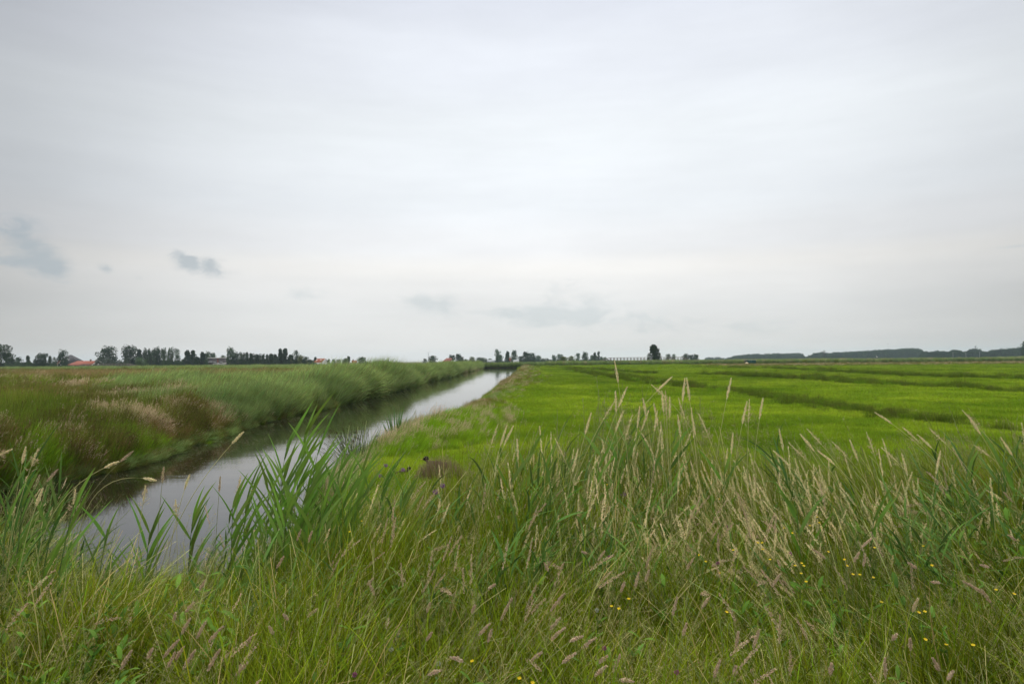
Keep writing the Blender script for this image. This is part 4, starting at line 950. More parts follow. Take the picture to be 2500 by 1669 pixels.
# ------------------------------------------------------------------ footbridges
def bridge(name, label, D, pts, raily, decky, xa, xb, step):
    """pts: px x of left foot, deck start, deck end, right foot"""
    z_r = at_y((xa+xb)/2, raily, D)[2]; z_d = at_y((xa+xb)/2, decky, D)[2]; X = [at_y(x, 880, D)[0] for x in pts]; zf = .55
    r_ = root(name, ((X[1]+X[2])/2, D, 0), label, 'footbridge'); ox = (X[1]+X[2])/2; X = [x-ox for x in X]; hr = z_r-z_d
    prof = [(X[0], zf), (X[1], z_d), (X[2], z_d), (X[3], zf)]
    def deck(g):
        for (x0, z0), (x1, z1) in zip(prof[:-1], prof[1:]): bar(g, (x0, 0, z0), (x1, 0, z1), 2.2, .22)
    one(deck, 'deck', M['wood'], r_)
    for s in (-1, 1):
        def rail(g):
            for dz_, th in ((hr, .20), (hr*.5, .14)):
                for (x0, z0), (x1, z1) in zip(prof[:-1], prof[1:]): bar(g, (x0, s*1.15, z0+dz_), (x1, s*1.15, z1+dz_), .12, th)
        one(rail, 'handrail', M['wood'], r_)
        x = X[0]+.4
        while x < X[3]:
            z0 = np.interp(x, [q_[0] for q_ in prof], [q_[1] for q_ in prof])
            one(lambda g: box(g, x-.11, x+.11, s*1.15-.08, s*1.15+.08, z0-.9 if z0 > 1.4 else .2, z0+hr+.05), 'post', M['wood'], r_)
            x += step
    x = X[1]
    while x < X[2]+.1:
        one(lambda g: (box(g, x-.14, x+.14, -1.0, -.75, -.3, z_d-.1), box(g, x-.14, x+.14, .75, 1.0, -.3, z_d-.1)), 'pier', M['wood'], r_); x += (X[2]-X[1])/6
bridge('footbridge', 'long wooden footbridge with railings behind the lone leaning tree', 325, (1456, 1490, 1667, 1688), 872.3, 880.0, 1490, 1667, 1.6)
bridge('farm_footbridge', 'wooden footbridge with sloping ends in front of the red roofed barn', 318, (180, 206, 313, 346), 888.3, 893.3, 206, 313, 1.4)

# ------------------------------------------------------------------ turbine, windpump, mast, lamp posts
p = at_y(1045.5, 861.3, 440); r_ = root('wind_turbine', (p[0], 440, .3), 'thin small wind turbine on a pole above the left reeds', 'wind turbine'); h_ = p[2]-.3
one(lambda g: tube(g, [(0, 0, -.3), (0, 0, h_*.5), (0, 0, h_)], [.16, .12, .09], (.5,)*3, 8), 'pole', M['grey_metal'], r_)
rt = one(lambda g: ell(g, (0, -.1, h_), (.18, .45, .18), nu=8, nv=6), 'hub', M['grey_metal'], r_)
for k in (158, 38, 278): one(lambda g: bar(g, (0, -.4, h_), (1.5*math.cos(R(k)), -.4, h_+1.5*math.sin(R(k))), .12, .10), 'blade', M['grey_metal'], r_)
p = at_y(2011.5, 858.5, 620); r_ = root('windpump', (p[0], 620, .3), 'small dark windpump with round rotor in front of the wide wood', 'windmill'); h_ = p[2]-.3
def tower(g):
    for sx_ in (-1, 1):
        for sy_ in (-1, 1): bar(g, (sx_*1.1, sy_*1.1, -.3), (sx_*.2, sy_*.2, h_), .22, .22)
    for z in np.linspace(.5, h_-.8, 4):
        w_ = 1.1-.9*z/h_
        for s in (-1, 1): bar(g, (-w_, s*w_, z), (w_, s*w_, z), .1, .1); bar(g, (s*w_, -w_, z), (s*w_, w_, z), .1, .1)
one(tower, 'tower', M['thatch'], r_)
rt = one(lambda g: tube(g, [(1.6*math.cos(a), -.6, h_+1.6*math.sin(a)) for a in np.linspace(0, 2*np.pi, 25)], .05, (.5,)*3, 4), 'rotor', M['grey_metal'], r_)
for k in range(12):
    a = k*math.pi/6; one(lambda g: bar(g, (.25*math.cos(a), -.6, h_+.25*math.sin(a)), (1.55*math.cos(a), -.6, h_+1.55*math.sin(a)), .22, .10), 'vane_blade', M['grey_metal'], rt)
one(lambda g: (bar(g, (0, -.6, h_), (0, 2.2, h_), .08, .08), box(g, -.03, .03, 1.6, 2.9, h_-.5, h_+.5)), 'tail_vane', M['grey_metal'], r_)
one(lambda g: ell(g, (0, 0, 0), (1.8, 1.8, .75), nu=12, nv=6), 'pump_cover', M['white'], r_)
p = at_y(2381.7, 842, 1180); r_ = root('radio_mast', (p[0], 1180, .3), 'thin grey radio mast rising above the right wood', 'mast'); h_ = p[2]-.3
def mast(g):
    for a in (0, 2.09, 4.19): bar(g, (.9*math.cos(a), .9*math.sin(a), -.3), (.5*math.cos(a), .5*math.sin(a), h_*.9), .28, .28)
    for z in np.arange(2, h_*.9, 1.6):
        for a in (0, 2.09, 4.19): bar(g, (.75*math.cos(a), .75*math.sin(a), z), (.7*math.cos(a+2.09), .7*math.sin(a+2.09), z+1.2), .12, .12)
one(mast, 'tower', M['grey_metal'], r_)
one(lambda g: [box(g, -.25+1.0*math.cos(a), .25+1.0*math.cos(a), -.25+math.sin(a), .25+math.sin(a), h_*.82, h_*.93) for a in (0, 2.1, 4.2)], 'antenna_panels', M['grey_metal'], r_)
one(lambda g: box(g, -.12, .12, -.12, .12, h_*.88, h_), 'spike', M['grey_metal'], r_)
for i, (x, y) in enumerate(((2326.5, 860), (2358, 857), (2391.5, 858.5))):
    p = at_y(x, y, 560); r_ = root('lamp_post', (p[0], 560, .3), 'grey lamp post before the right wood, %s of three' % ('leftmost', 'middle', 'rightmost')[i], 'lamp post', 'lamp posts before the right wood'); h_ = p[2]-.3
    one(lambda g: tube(g, [(0, 0, -.3), (0, 0, h_)], [.17, .10], (.5,)*3, 6), 'pole', M['grey_metal'], r_)
    one(lambda g: box(g, -.05, .9, -.12, .12, h_-.02, h_+.12), 'lamp_head', M['grey_metal'], r_)

# ------------------------------------------------------------------ birds
def bird(name, label, loc, s, rz, bodym, headm, flying=False, neck=.5, wing=None, pitch=0):
    r_ = root(name, tuple(loc), label, 'bird', None, rz)
    def body(g):
        # body, neck and head in one skin: rings along a spine
        sp = np.array([(-.5, 0, .16), (-.38, 0, .2), (-.15, 0, .22), (.12, 0, .24), (.28, 0, .30), (.36, 0, .30+neck*.35), (.40, 0, .32+neck*.7), (.47, 0, .36+neck*.8), (.56, 0, .35+neck*.8)])*s
        if flying: sp[:, 2] = (.2+.02*np.arange(9)/9)*s
        tube(g, sp, np.array([.02, .09, .15, .15, .10, .06, .055, .075, .02])*s*(.8 if flying else 1), (.5,)*3, 10)
    one(body, 'body', bodym, r_, smooth=True)
    one(lambda g: tube(g, [(sx, 0, sz) for sx, sz in (((.55*s, (.35+neck*.8)*s), (.66*s, (.34+neck*.8)*s)) if not flying else ((.55*s, .2*s), (.66*s, .2*s)))], [.022*s, .006*s], (.5,)*3, 6), 'bill', M['bill'], r_)
    if flying:
        for sg in (-1, 1):
            def wing_(g):
                k = 7; u = np.linspace(0, 1, k); y = sg*u*.95*s; z = .22*s+s*(.22*np.sin(u*2.2)+(.10 if sg > 0 else -.02)*u); ch = s*(.24*(1-u**2)+.03)
                top = np.stack([.12*s-.1*s*u+ch*.5, y, z], 1); bot = np.stack([.12*s-.1*s*u-ch*.5-.1*s*u, y, z], 1)
                V = np.concatenate([top, bot, top+(0, 0, -.02*s), bot+(0, 0, -.02*s)]); F = []
                for i in range(k-1): F += [(i, i+1, k+i+1, k+i), (2*k+i, 3*k+i, 3*k+i+1, 2*k+i+1), (i, 2*k+i, 2*k+i+1, i+1), (k+i, k+i+1, 3*k+i+1, 3*k+i)]
                g.add(V, F, (.5,)*3)
            one(wing_, 'wing', bodym, r_, smooth=True)
    else:
        for sg in (-1, 1): one(lambda g: ell(g, (-.12*s, sg*.13*s, .23*s), (.30*s, .045*s, .11*s), nu=10, nv=6), 'wing', headm, r_, smooth=True)
        for sg in (-1, 1): one(lambda g: tube(g, [(-.02*s, sg*.06*s, .12*s), (0, sg*.06*s, 0), (.07*s, sg*.06*s, 0)], .012*s, (.5,)*3, 5), 'leg', M['bark'], r_)
    return r_
p = at_y(2167.5, 840.2, 190); bird('gull', 'grey bird gliding in the sky above the right wood', p, .38, R(70), M['feather_dark'], M['feather_dark'], True)
p = at_y(296, 640, 240); bird('gull', 'tiny dark bird high in the sky between the low left clouds', p, .34, R(110), M['feather_dark'], M['feather_dark'], True)
p = on_z(1868, 894, .4); bird('white_bird', 'white bird standing at the far edge of the meadow', (p[0], p[1], .45), 1.1, R(160), M['feather_white'], M['feather_white'], neck=.3)
p = at_y(2141, 869, 300); bird('egret', 'white bird perched above the reed belt before the wide wood', (p[0], 300, p[2]-.6), .9, R(200), M['feather_white'], M['feather_white'], neck=.8)
p = on_z(1893, 909.5, .4); bird('lapwing', 'small dark bird standing on the open meadow', (p[0], p[1], .45), .55, R(20), M['feather_dark'], M['feather_dark'], neck=.5)

# ------------------------------------------------------------------ tussock with two resting ducks
TD = 13.2; p = at_y(1075, 1150, TD)
r_ = root('brown_tussock', (p[0], TD, float(ground(p[0], TD))-.02), 'low brown domed tussock of dry grass behind the reeds', 'tussock'); zt = at_y(1075, 1120, TD)[2]-r_.location[2]
def tuss(g):
    n = 5200; a = rng.uniform(0, 6.28, n); rr = np.sqrt(rng.uniform(0, 1, n)); x = rr*np.cos(a)*.50; y = rr*np.sin(a)*.36; hh = zt*.86*np.sqrt(1-np.minimum(rr, .98)**2)+.04
    base = np.stack([x*.55, y*.55, np.zeros(n)], 1); tip = np.stack([x*1.05+rng.normal(0, .02, n), y*1.05, hh*rng.uniform(.62, 1.22, n)], 1)
    s = np.linspace(0, 1, 4)[None, :, None]; P = base[:, None]*(1-s)+tip[:, None]*s; P[..., :2] += (tip[:, None, :2]-base[:, None, :2])*(s*(1-s))*.5
    strips(g, P, np.tile(np.array([.004, .004, .003, .001]), (n, 1)), lerp3(jit((.14, .15, .05), n, .2), jit((.24, .17, .11), n, .22), np.tile(np.linspace(0, 1, 4)**.6, (n, 1))))
    bits(g, tip, rng.normal(0, 1, (n, 3))+np.array([0, 0, 1.]), .018, .006, jit((.26, .18, .13), n, .25))
one(tuss, 'stems', M['seed1'], r_)
p = at_y(1049, 1112, 13.55); d1 = bird('duck', 'dark headed duck resting behind the brown tussock', (p[0]+.14, 13.6, p[2]-.31), .52, R(175), M['feather_brown'], M['feather_dark'], neck=.12)
one(lambda g: ell(g, (.22, 0, .245), (.058, .046, .05), nu=14, nv=10), 'head', M['feather_dark'], d1, smooth=True)
p = at_y(991, 1128, 13.9); d2 = bird('duck', 'dark duck with a yellowish bill left of the brown tussock', (p[0]-.1, 13.9, p[2]-.30), .36, R(20), M['feather_brown'], M['feather_dark'], neck=.1)
one(lambda g: ell(g, (.165, 0, .17), (.04, .036, .036), nu=14, nv=10), 'head', M['feather_dark'], d2, smooth=True)

# ------------------------------------------------------------------ rush clump and iris clump on the near right bank
def gz(x, y): return float(ground(x, y))
p0 = on_z(868, 1148, .05)
r_ = root('rush_clump', (p0[0]+.1, p0[1], max(gz(p0[0]+.1, p0[1]), 0)-.02), 'fan of dark rushes with brown tufts leaning over the water', 'rush'); n = 170
a = rng.uniform(-.5, .5, n); lean = np.clip(rng.normal(-.42, .42, n), -1.15, .5); L_ = rng.uniform(.95, 1.55, n)
base = np.stack([rng.normal(0, .16, n)+lean*.12, rng.normal(0, .14, n), np.zeros(n)], 1)
s = np.linspace(0, 1, 6); th = lean[:, None]*(.75+.35*s[None]); ds = L_[:, None]/5
hx = np.concatenate([np.zeros((n, 1)), np.cumsum(np.sin(th[:, :-1])*ds, 1)], 1); hz_ = np.concatenate([np.zeros((n, 1)), np.cumsum(np.cos(th[:, :-1])*ds, 1)], 1)
PR = base[:, None]+np.stack([hx*np.cos(a)[:, None], hx*np.sin(a)[:, None]*.5, hz_], -1)
def st(g): strips(g, PR, np.tile(np.array([.011, .010, .009, .007, .005, .003]), (n, 1)), lerp3(jit((.07, .11, .03), n, .2), jit((.10, .14, .045), n, .2), np.tile(s, (n, 1))), side=np.tile([1., .2, 0], (n, 1)))
one(st, 'stems', M['stem1'], r_)
def tf(g):
    for P in PR[:90]: head_spike(g, P, .80, .87, 24, .02, .02, .010, (.07, .045, .025), 0, .9)
one(tf, 'seed_tufts', M['seed1'], r_)
p0 = on_z(958, 1068, .35); r_ = root('iris_clump', (p0[0], p0[1], gz(p0[0], p0[1])-.05), 'clump of tall sword shaped green leaves standing at the bank edge', 'iris')
def ir(g):
    for tx, ty, bx in ((943, 990, 962), (961, 985, 966), (990, 975, 968), (985, 1002, 968), (975, 1003, 966), (937, 1010, 960), (935, 1030, 955), (950, 1000, 961), (969, 1000, 966), (980, 985, 969), (955, 1020, 960), (995, 1015, 972), (930, 1025, 952)):
        P1 = at_y(tx, ty, p0[1])-np.array(r_.location); P0 = np.array([at_y(bx, 1060, p0[1])[0]-r_.location[0], rng.normal(0, .12), 0]); u = np.linspace(0, 1, 8)[:, None]
        C_ = (P0+P1)/2+np.array([(P0[0]-P1[0])*.25, 0, .12]); P = P0*(1-u)**2+2*C_*u*(1-u)+P1*u**2
        wd = .045*np.clip(1-np.linspace(0, 1, 8)**2.5, .04, 1); c = jit((.07, .155, .03), 1, .12)[0]
        strips(g, P[None], wd[None], lerp3(c[None]*.8, c[None]*1.2, np.linspace(0, 1, 8)[None]), side=np.array([[1, rng.uniform(-.5, .5), 0]]))
one(ir, 'leaves', M['leaf1'], r_)

# ------------------------------------------------------------------ individual stalks in front
def canopy_hit(px, py, lift=0.0):
    """where the view ray meets the top of the bank vegetation"""
    d = ray(px, py)
    for Y in np.arange(1.9, 9.0, .05):
        q_ = np.array([0, 0, EYE])+d*(Y/d[1]); hh, _ = fg_h(np.array([q_[0]]), np.array([Y]))
        if q_[2] < float(ground(q_[0], Y))+float(hh[0])*.84+lift: return q_
    return np.array([0, 0, EYE])+d*(8.0/d[1])
def bez(P0, P1, P2, k=14):
    u = np.linspace(0, 1, k)[:, None]; return P0*(1-u)**2+2*P1*u*(1-u)+P2*u**2
def stalk(tip, mid, basex, D, style, label, group, name='grass_stalk', headlen=.14):
    P2 = at_y(*tip, D); Pm = at_y(*mid, D); bx = at_y(basex, 1300, D)[0]; P0 = np.array([bx, D, gz(bx, D)-.02])
    tl = P2-Pm; P1 = P2-tl/np.linalg.norm(tl)*np.linalg.norm(P2-P0)*.55; P1[2] = max(P1[2], P0[2]+.2)
    P = bez(P0, P1, P2, 18); P[:, 1] += rng.normal(0, .02)*np.linspace(0, 1, 18)
    r_ = root(name, tuple(P0), label, 'grass stalk', group); P = P-P0; k = len(P); tot = np.linalg.norm(np.diff(P, axis=0), axis=1).sum(); a = 1-headlen/tot
    s = np.linspace(0, 1, k)[:, None]
    col = np.array((.17, .20, .06))*(1-s)+np.array((.58, .54, .25) if style != 'soft' else (.27, .27, .12))*s
    one(lambda g: tube(g, P, np.linspace(.0030, .0014, k), col, 4), 'stem', M['stem1'], r_)
    def hd(g):
        if style == 'straw': head_spike(g, P, a, .995, 320, .011, .011, .0042, (.86, .74, .47), 0, .32)
        elif style == 'droop':
            head_spike(g, P, a, .995, 140, .008, .010, .0036, (.84, .71, .46), 0, .4); head_panicle(g, P, a-.03, .97, 26, .05, (.52, .41, .25), (.40, .36, .18), 0, 8, .0012, .009, .003)
        else: head_spike(g, P, a, .995, 300, .0095, .008, .0035, (.60, .46, .33), 0, .5)
    one(hd, 'seed_head', M['seed1'], r_); return r_
G1 = 'tall straw stalks standing up against the right meadow'; G2 = 'seed stalks leaning left over the right meadow'; G3 = 'seed stalks standing over the canal water'
CEN = [((1500, 878), (1508, 925), 1530, 5.4), ((1642, 918), (1592, 962), 1450, 5.6), ((1590, 938), (1612, 956), 1690, 5.8), ((1672, 920), (1665, 985), 1670, 5.2), ((1674, 920), (1682, 975), 1720, 5.3), ((1785, 921), (1770, 985), 1745, 5.5),
       ((1533, 943), (1515, 982), 1440, 5.3), ((1502, 953), (1504, 1000), 1510, 5.7), ((1500, 977), (1473, 1018), 1380, 5.5), ((1444, 1007), (1429, 1055), 1400, 5.4), ((1617, 952), (1621, 1000), 1690, 5.6), ((1625, 952), (1627, 1010), 1660, 5.2),
       ((1634, 967), (1634, 1010), 1665, 5.8), ((1568, 970), (1575, 1010), 1650, 5.4), ((1597, 982), (1604, 1020), 1640, 5.2), ((1562, 990), (1556, 1040), 1540, 5.6), ((1657, 970), (1668, 1005), 1720, 5.4), ((1705, 1008), (1728, 1058), 1790, 5.6),
       ((1355, 1070), (1376, 1110), 1400, 5.8), ((1825, 978), (1811, 1038), 1790, 5.3), ((1835, 974), (1832, 1028), 1834, 5.5), ((1861, 969), (1852, 1018), 1862, 5.6), ((1901, 1046), (1910, 1090), 1930, 5.7), ((1216, 1035), (1200, 1078), 1160, 5.8),
       ((1238, 1036), (1224, 1078), 1180, 5.6), ((1254, 1037), (1226, 1092), 1150, 5.4), ((1262, 1070), (1265, 1120), 1280, 5.8), ((1585, 1000), (1566, 1050), 1500, 5.7), ((1546, 1010), (1530, 1060), 1480, 5.2), ((1604, 1000), (1596, 1050), 1600, 5.9),
       ((1520, 1000), (1500, 1050), 1450, 5.6), ((1690, 1010), (1700, 1060), 1740, 5.8), ((1655, 1010), (1662, 1060), 1690, 5.4), ((1790, 1055), (1786, 1100), 1790, 5.7), ((1412, 1095), (1400, 1140), 1380, 5.2)]
RGT = [((1967, 1045), (1990, 1068), 2160, 5.6), ((2133, 1005), (2180, 1034), 2440, 5.7), ((2207, 1042), (2240, 1070), 2420, 5.5), ((2266, 1044), (2298, 1072), 2500, 5.4), ((2358, 1001), (2400, 1042), 2600, 5.6), ((2359, 1013), (2393, 1058), 2500, 5.3),
       ((2119, 1054), (2134, 1095), 2200, 5.6), ((2073, 1072), (2088, 1108), 2190, 5.4), ((2030, 1077), (2060, 1105), 2200, 5.7), ((1952, 1058), (1985, 1095), 2120, 5.3), ((1920, 1078), (1955, 1110), 2110, 5.5), ((2150, 1090), (2180, 1115), 2330, 5.3),
       ((2440, 1066), (2462, 1098), 2560, 5.5), ((2300, 1100), (2292, 1135), 2290, 5.2), ((1890, 1100), (1925, 1130), 2080, 5.5), ((2240, 1060), (2275, 1090), 2430, 5.8), ((2000, 1100), (2040, 1130), 2190, 5.2), ((2380, 1085), (2420, 1110), 2560, 5.8),
       ((2200, 1105), (2212, 1150), 2250, 5.4), ((2490, 1030), (2500, 1080), 2540, 5.2)]
LFT = [((598, 1052), (545, 1104), 370, 4.6), ((333, 1098), (285, 1135), 170, 4.4), ((282, 1128), (250, 1140), 150, 4.2), ((384, 1172), (335, 1160), 215, 4.6), ((403, 1137), (398, 1180), 385, 4.8), ((146, 1143), (122, 1168), 60, 4.4), ((100, 1092), (90, 1116), 40, 4.3),
       ((60, 1090), (53, 1122), 38, 4.6), ((33, 1095), (2, 1107), -60, 4.4), ((357, 1183), (350, 1225), 348, 4.9), ((460, 1158), (446, 1198), 420, 5.0), ((536, 1162), (533, 1200), 520, 5.1), ((98, 1157), (90, 1175), 60, 4.7), ((190, 1190), (188, 1220), 180, 4.5),
       ((106, 1190), (96, 1215), 70, 4.1), ((590, 1160), (585, 1200), 560, 5.2), ((425, 1220), (427, 1260), 430, 5.0)]
def run(L, grp, look, tail, style):
    L = sorted(L, key=lambda q_: q_[0][0])
    for i, (tp, md, bx, D) in enumerate(L):
        dxy = tp[0]-md[0]; ln_ = 'leaning right' if dxy > 12 else ('leaning left' if dxy < -12 else 'upright')
        stalk(tp, md, bx, D, style(i), '%s %s, %s %s' % (look, ln_, fromleft(i, len(L)), tail), grp, 'straw_stalk', .17 if grp != G3 else .11)
run(CEN, G1, 'tall straw stalk', 'above the right meadow', lambda i: 'straw' if i % 4 else 'droop')
run(RGT, G2, 'seed stalk', 'over the right corner meadow', lambda i: 'droop' if i % 2 else 'straw')
run(LFT, G3, 'thin seed stalk', 'over the dark canal', lambda i: ('droop', 'straw', 'soft')[i % 3])
SOFT = '''502,1414,481,1448 473,1469,446,1499 429,1495,421,1523 464,1509,436,1555 502,1517,473,1565 545,1528,497,1571 437,1560,385,1611 373,1581,355,1613 321,1587,286,1640 449,1577,422,1616 428,1591,404,1635 476,1587,438,1640
537,1584,497,1645 603,1617,567,1653 611,1555,599,1581 693,1357,669,1392 911,1410,891,1432 902,1424,918,1458 692,1498,704,1512 776,1484,742,1509 657,1528,671,1552 1054,1543,1036,1568 1160,1476,1148,1501 1196,1521,1158,1555 1201,1535,1188,1573
1209,1425,1185,1440 1078,1635,1030,1645 1100,1603,1145,1613 1477,1344,1454,1373 1594,1336,1571,1394 1378,1448,1332,1496 1251,1458,1213,1522 1368,1507,1334,1541 1380,1531,1331,1565 1423,1552,1376,1565 1455,1556,1404,1587 1406,1593,1358,1621
1323,1591,1288,1613 1483,1600,1454,1621 1514,1597,1491,1648 1481,1625,1440,1653 1547,1663,1494,1648 1694,1360,1670,1397 1733,1456,1705,1490 1753,1301,1753,1354 1676,1521,1665,1557 1585,1390,1572,1425 1654,1456,1638,1509 1803,1541,1792,1597
1758,1611,1737,1661 1797,1625,1792,1655 2130,1312,2095,1338 1906,1399,1880,1433 1982,1339,2029,1366 2217,1372,2247,1390 2274,1420,2306,1420 2351,1418,2420,1450 2396,1438,2426,1476 2393,1378,2426,1384 2242,1459,2222,1500 1854,1536,1833,1590
2190,1547,2172,1565 2160,1605,2162,1664 2031,1619,2025,1652 2277,1605,2298,1643 2327,1637,2307,1664 2222,1558,2223,1593 2098,1347,2080,1376 2113,1352,2106,1388 1895,1259,1889,1307 1560,1395,1548,1440 1525,1420,1512,1450 2461,1305,2490,1322 2450,1200,2480,1230
735,1292,722,1325 762,1295,750,1330 1050,1470,1040,1500 1420,1345,1440,1352 1330,1375,1342,1398'''
S_ = [tuple(map(float, a.split(','))) for a in SOFT.split()]
reg = lambda x: 'bottom left' if x < 640 else ('lower middle left' if x < 1150 else ('lower middle' if x < 1620 else ('lower middle right' if x < 2000 else 'bottom right')))
bl = {}
for q_ in S_: bl.setdefault(reg(q_[0]), []).append(q_)
for rn, L in bl.items():
    L.sort()
    for i, (x0, y0, x1, y1) in enumerate(L):
        H_ = canopy_hit((x0+x1)/2, (y0+y1)/2, .10); D = H_[1]; P2 = at_y(x0, y0, D); Pm = at_y(x1, y1, D); hl = np.linalg.norm(P2-Pm)
        lean_ = (P2[0]-Pm[0]); P0 = np.array([Pm[0]-lean_*1.6, D-.05, 0]); P0[2] = gz(P0[0], P0[1])
        tl = (P2-Pm)/hl; P1 = P2-tl*np.linalg.norm(P2-P0)*.42; P1[2] = max(P1[2], P0[2]+.1); P = bez(P0, P1, P2, 18)-P0; k = 18; tot = np.linalg.norm(np.diff(P, axis=0), axis=1).sum(); a = max(1-max(hl, .05)/tot, .5)
        ln_ = 'leaning right' if x0-x1 > 10 else ('leaning left' if x0-x1 < -10 else 'upright')
        r_ = root('soft_grass_stalk', tuple(P0), 'soft pinkish seed spike %s, %s in the %s grass' % (ln_, fromleft(i, len(L)), rn), 'grass stalk', 'soft pink seed spikes in the %s grass' % rn)
        s = np.linspace(0, 1, k)[:, None]; col = np.array((.13, .19, .05))*(1-s)+np.array((.28, .27, .13))*s
        one(lambda g: tube(g, P, np.linspace(.0016, .0009, k), col, 4), 'stem', M['stem1'], r_)
        one(lambda g: head_spike(g, P, a, .995, int(240*max(1, hl/.09)), .0085, .0085, .0038, (.60, .45, .33), 0, .5), 'seed_head', M['seed1'], r_)

# reed plants in the clump at the near shore and further ones
def reed_plant(D, base, tipxy, nleaf, label, group, ll=(.35, .55)):
    bx, _ = base; X0 = at_y(bx, 1300, D)[0]; P0 = np.array([X0, D, max(gz(X0, D), -.1)-.02]); P2 = at_y(*tipxy, D); P1 = P0*.5+P2*.5+np.array([-(P2[0]-P0[0])*.25, 0, .12])
    P = bez(P0, P1, P2, 14); r_ = root('reed_plant', tuple(P0), label, 'reed', group); P = P-P0
    one(lambda g: tube(g, P, np.linspace(.005, .002, 14), jit((.11, .18, .05), 1, .1)[0], 5), 'stem', M['leaf1'], r_)
    def lv(g):
        for j in range(nleaf):
            i = int(3+(j+.5)/nleaf*10.4); side_ = 1 if (j % 2) else -1
            if rng.random() < .35: side_ = 1 if P[-1][0] > 0 else -1
            az_ = (0 if rng.random() < .72 else np.pi)+rng.normal(0, .35); up = j/nleaf
            Q = curves(P[min(i, 13)][None], np.array([az_]), np.array([rng.uniform(*ll)*(1-.25*up)]), np.array([rng.uniform(.2, .6)]), np.array([rng.uniform(.05, .5)]), 9)
            s = np.linspace(0, 1, 9); wd = rng.uniform(.024, .042)*(1 if D > 4.7 else .72)*np.clip(np.minimum(1, .4+s*3)*(1-s**1.7), .03, 1); c = jit((.13, .235, .032), 1, .2)[0]
            strips(g, Q, wd[None], lerp3(c[None]*.85, c[None]*1.2, s[None]), side=np.array([[-.55*np.cos(az_), rng.uniform(-.35, .35), .8]]))
    one(lv, 'leaves', M['leaf1'], r_)
GR = 'leafy reeds at the near end of the canal'
RP = [((640, 1300), (655, 1200), 6.6), ((665, 1310), (690, 1160), 6.9), ((690, 1310), (725, 1130), 6.7), ((705, 1300), (760, 1160), 7.0), ((725, 1310), (800, 1200), 6.6), ((745, 1300), (840, 1180), 6.9), ((760, 1310), (850, 1215), 6.5), ((775, 1300), (830, 1150), 7.1), ((650, 1310), (700, 1090), 7.0), ((715, 1310), (775, 1110), 6.8), ((790, 1310), (880, 1165), 6.9), ((770, 1320), (900, 1190), 6.6), ((695, 1320), (745, 1060), 7.1),
      ((700, 1330), (740, 1230), 6.4), ((735, 1330), (790, 1240), 6.3), ((680, 1330), (700, 1240), 6.4), ((455, 1340), (470, 1270), 6.2), ((560, 1340), (568, 1240), 6.4), ((585, 1340), (600, 1230), 6.7), ((30, 1300), (60, 1170), 4.6), ((70, 1300), (150, 1215), 4.4), ((0, 1310), (20, 1190), 4.3),
      ((110, 1320), (190, 1200), 4.2), ((225, 1330), (262, 1290), 4.6), ((350, 1370), (365, 1300), 5.6), ((900, 1320), (935, 1190), 5.9), ((960, 1330), (985, 1200), 5.8)]
RP = [(b_, tp, D-1.5 if D > 6.2 else D) for b_, tp, D in RP]
RP.sort(key=lambda q_: q_[1][0])
for i, (b_, tp, D) in enumerate(RP):
    reed_plant(D, b_, tp, 13 if D > 4.7 else 8, 'green leafy reed by the near shore, %s of its row' % fromleft(i, len(RP)), GR, (.36, .62) if D > 4.7 else (.34, .55))
GM = 'broad leaved reeds rising from the middle of the near bank'
RM_ = [((1490, 1300), (1545, 1030), 5.9), ((1460, 1300), (1520, 1060), 5.7), ((1430, 1320), (1470, 1080), 5.8), ((1300, 1320), (1330, 1130), 5.8), ((1275, 1310), (1290, 1100), 6.0), ((1560, 1310), (1600, 1100), 5.6), ((1600, 1320), (1650, 1050), 6.0), ((1240, 1320), (1250, 1150), 5.6), ((1760, 1330), (1770, 1130), 5.9), ((2340, 1330), (2365, 1110), 6.0),
       ((2460, 1330), (2440, 1100), 5.7), ((2500, 1330), (2470, 1150), 5.5), ((1960, 1400), (1945, 1230), 5.0), ((2110, 1400), (2135, 1250), 4.9)]
RM_.sort(key=lambda q_: q_[1][0])
for i, (b_, tp, D) in enumerate(RM_): reed_plant(D, b_, tp, 8, 'blue green broad leaved reed on the near bank, %s of its group' % fromleft(i, len(RM_)), GM, (.32, .55))

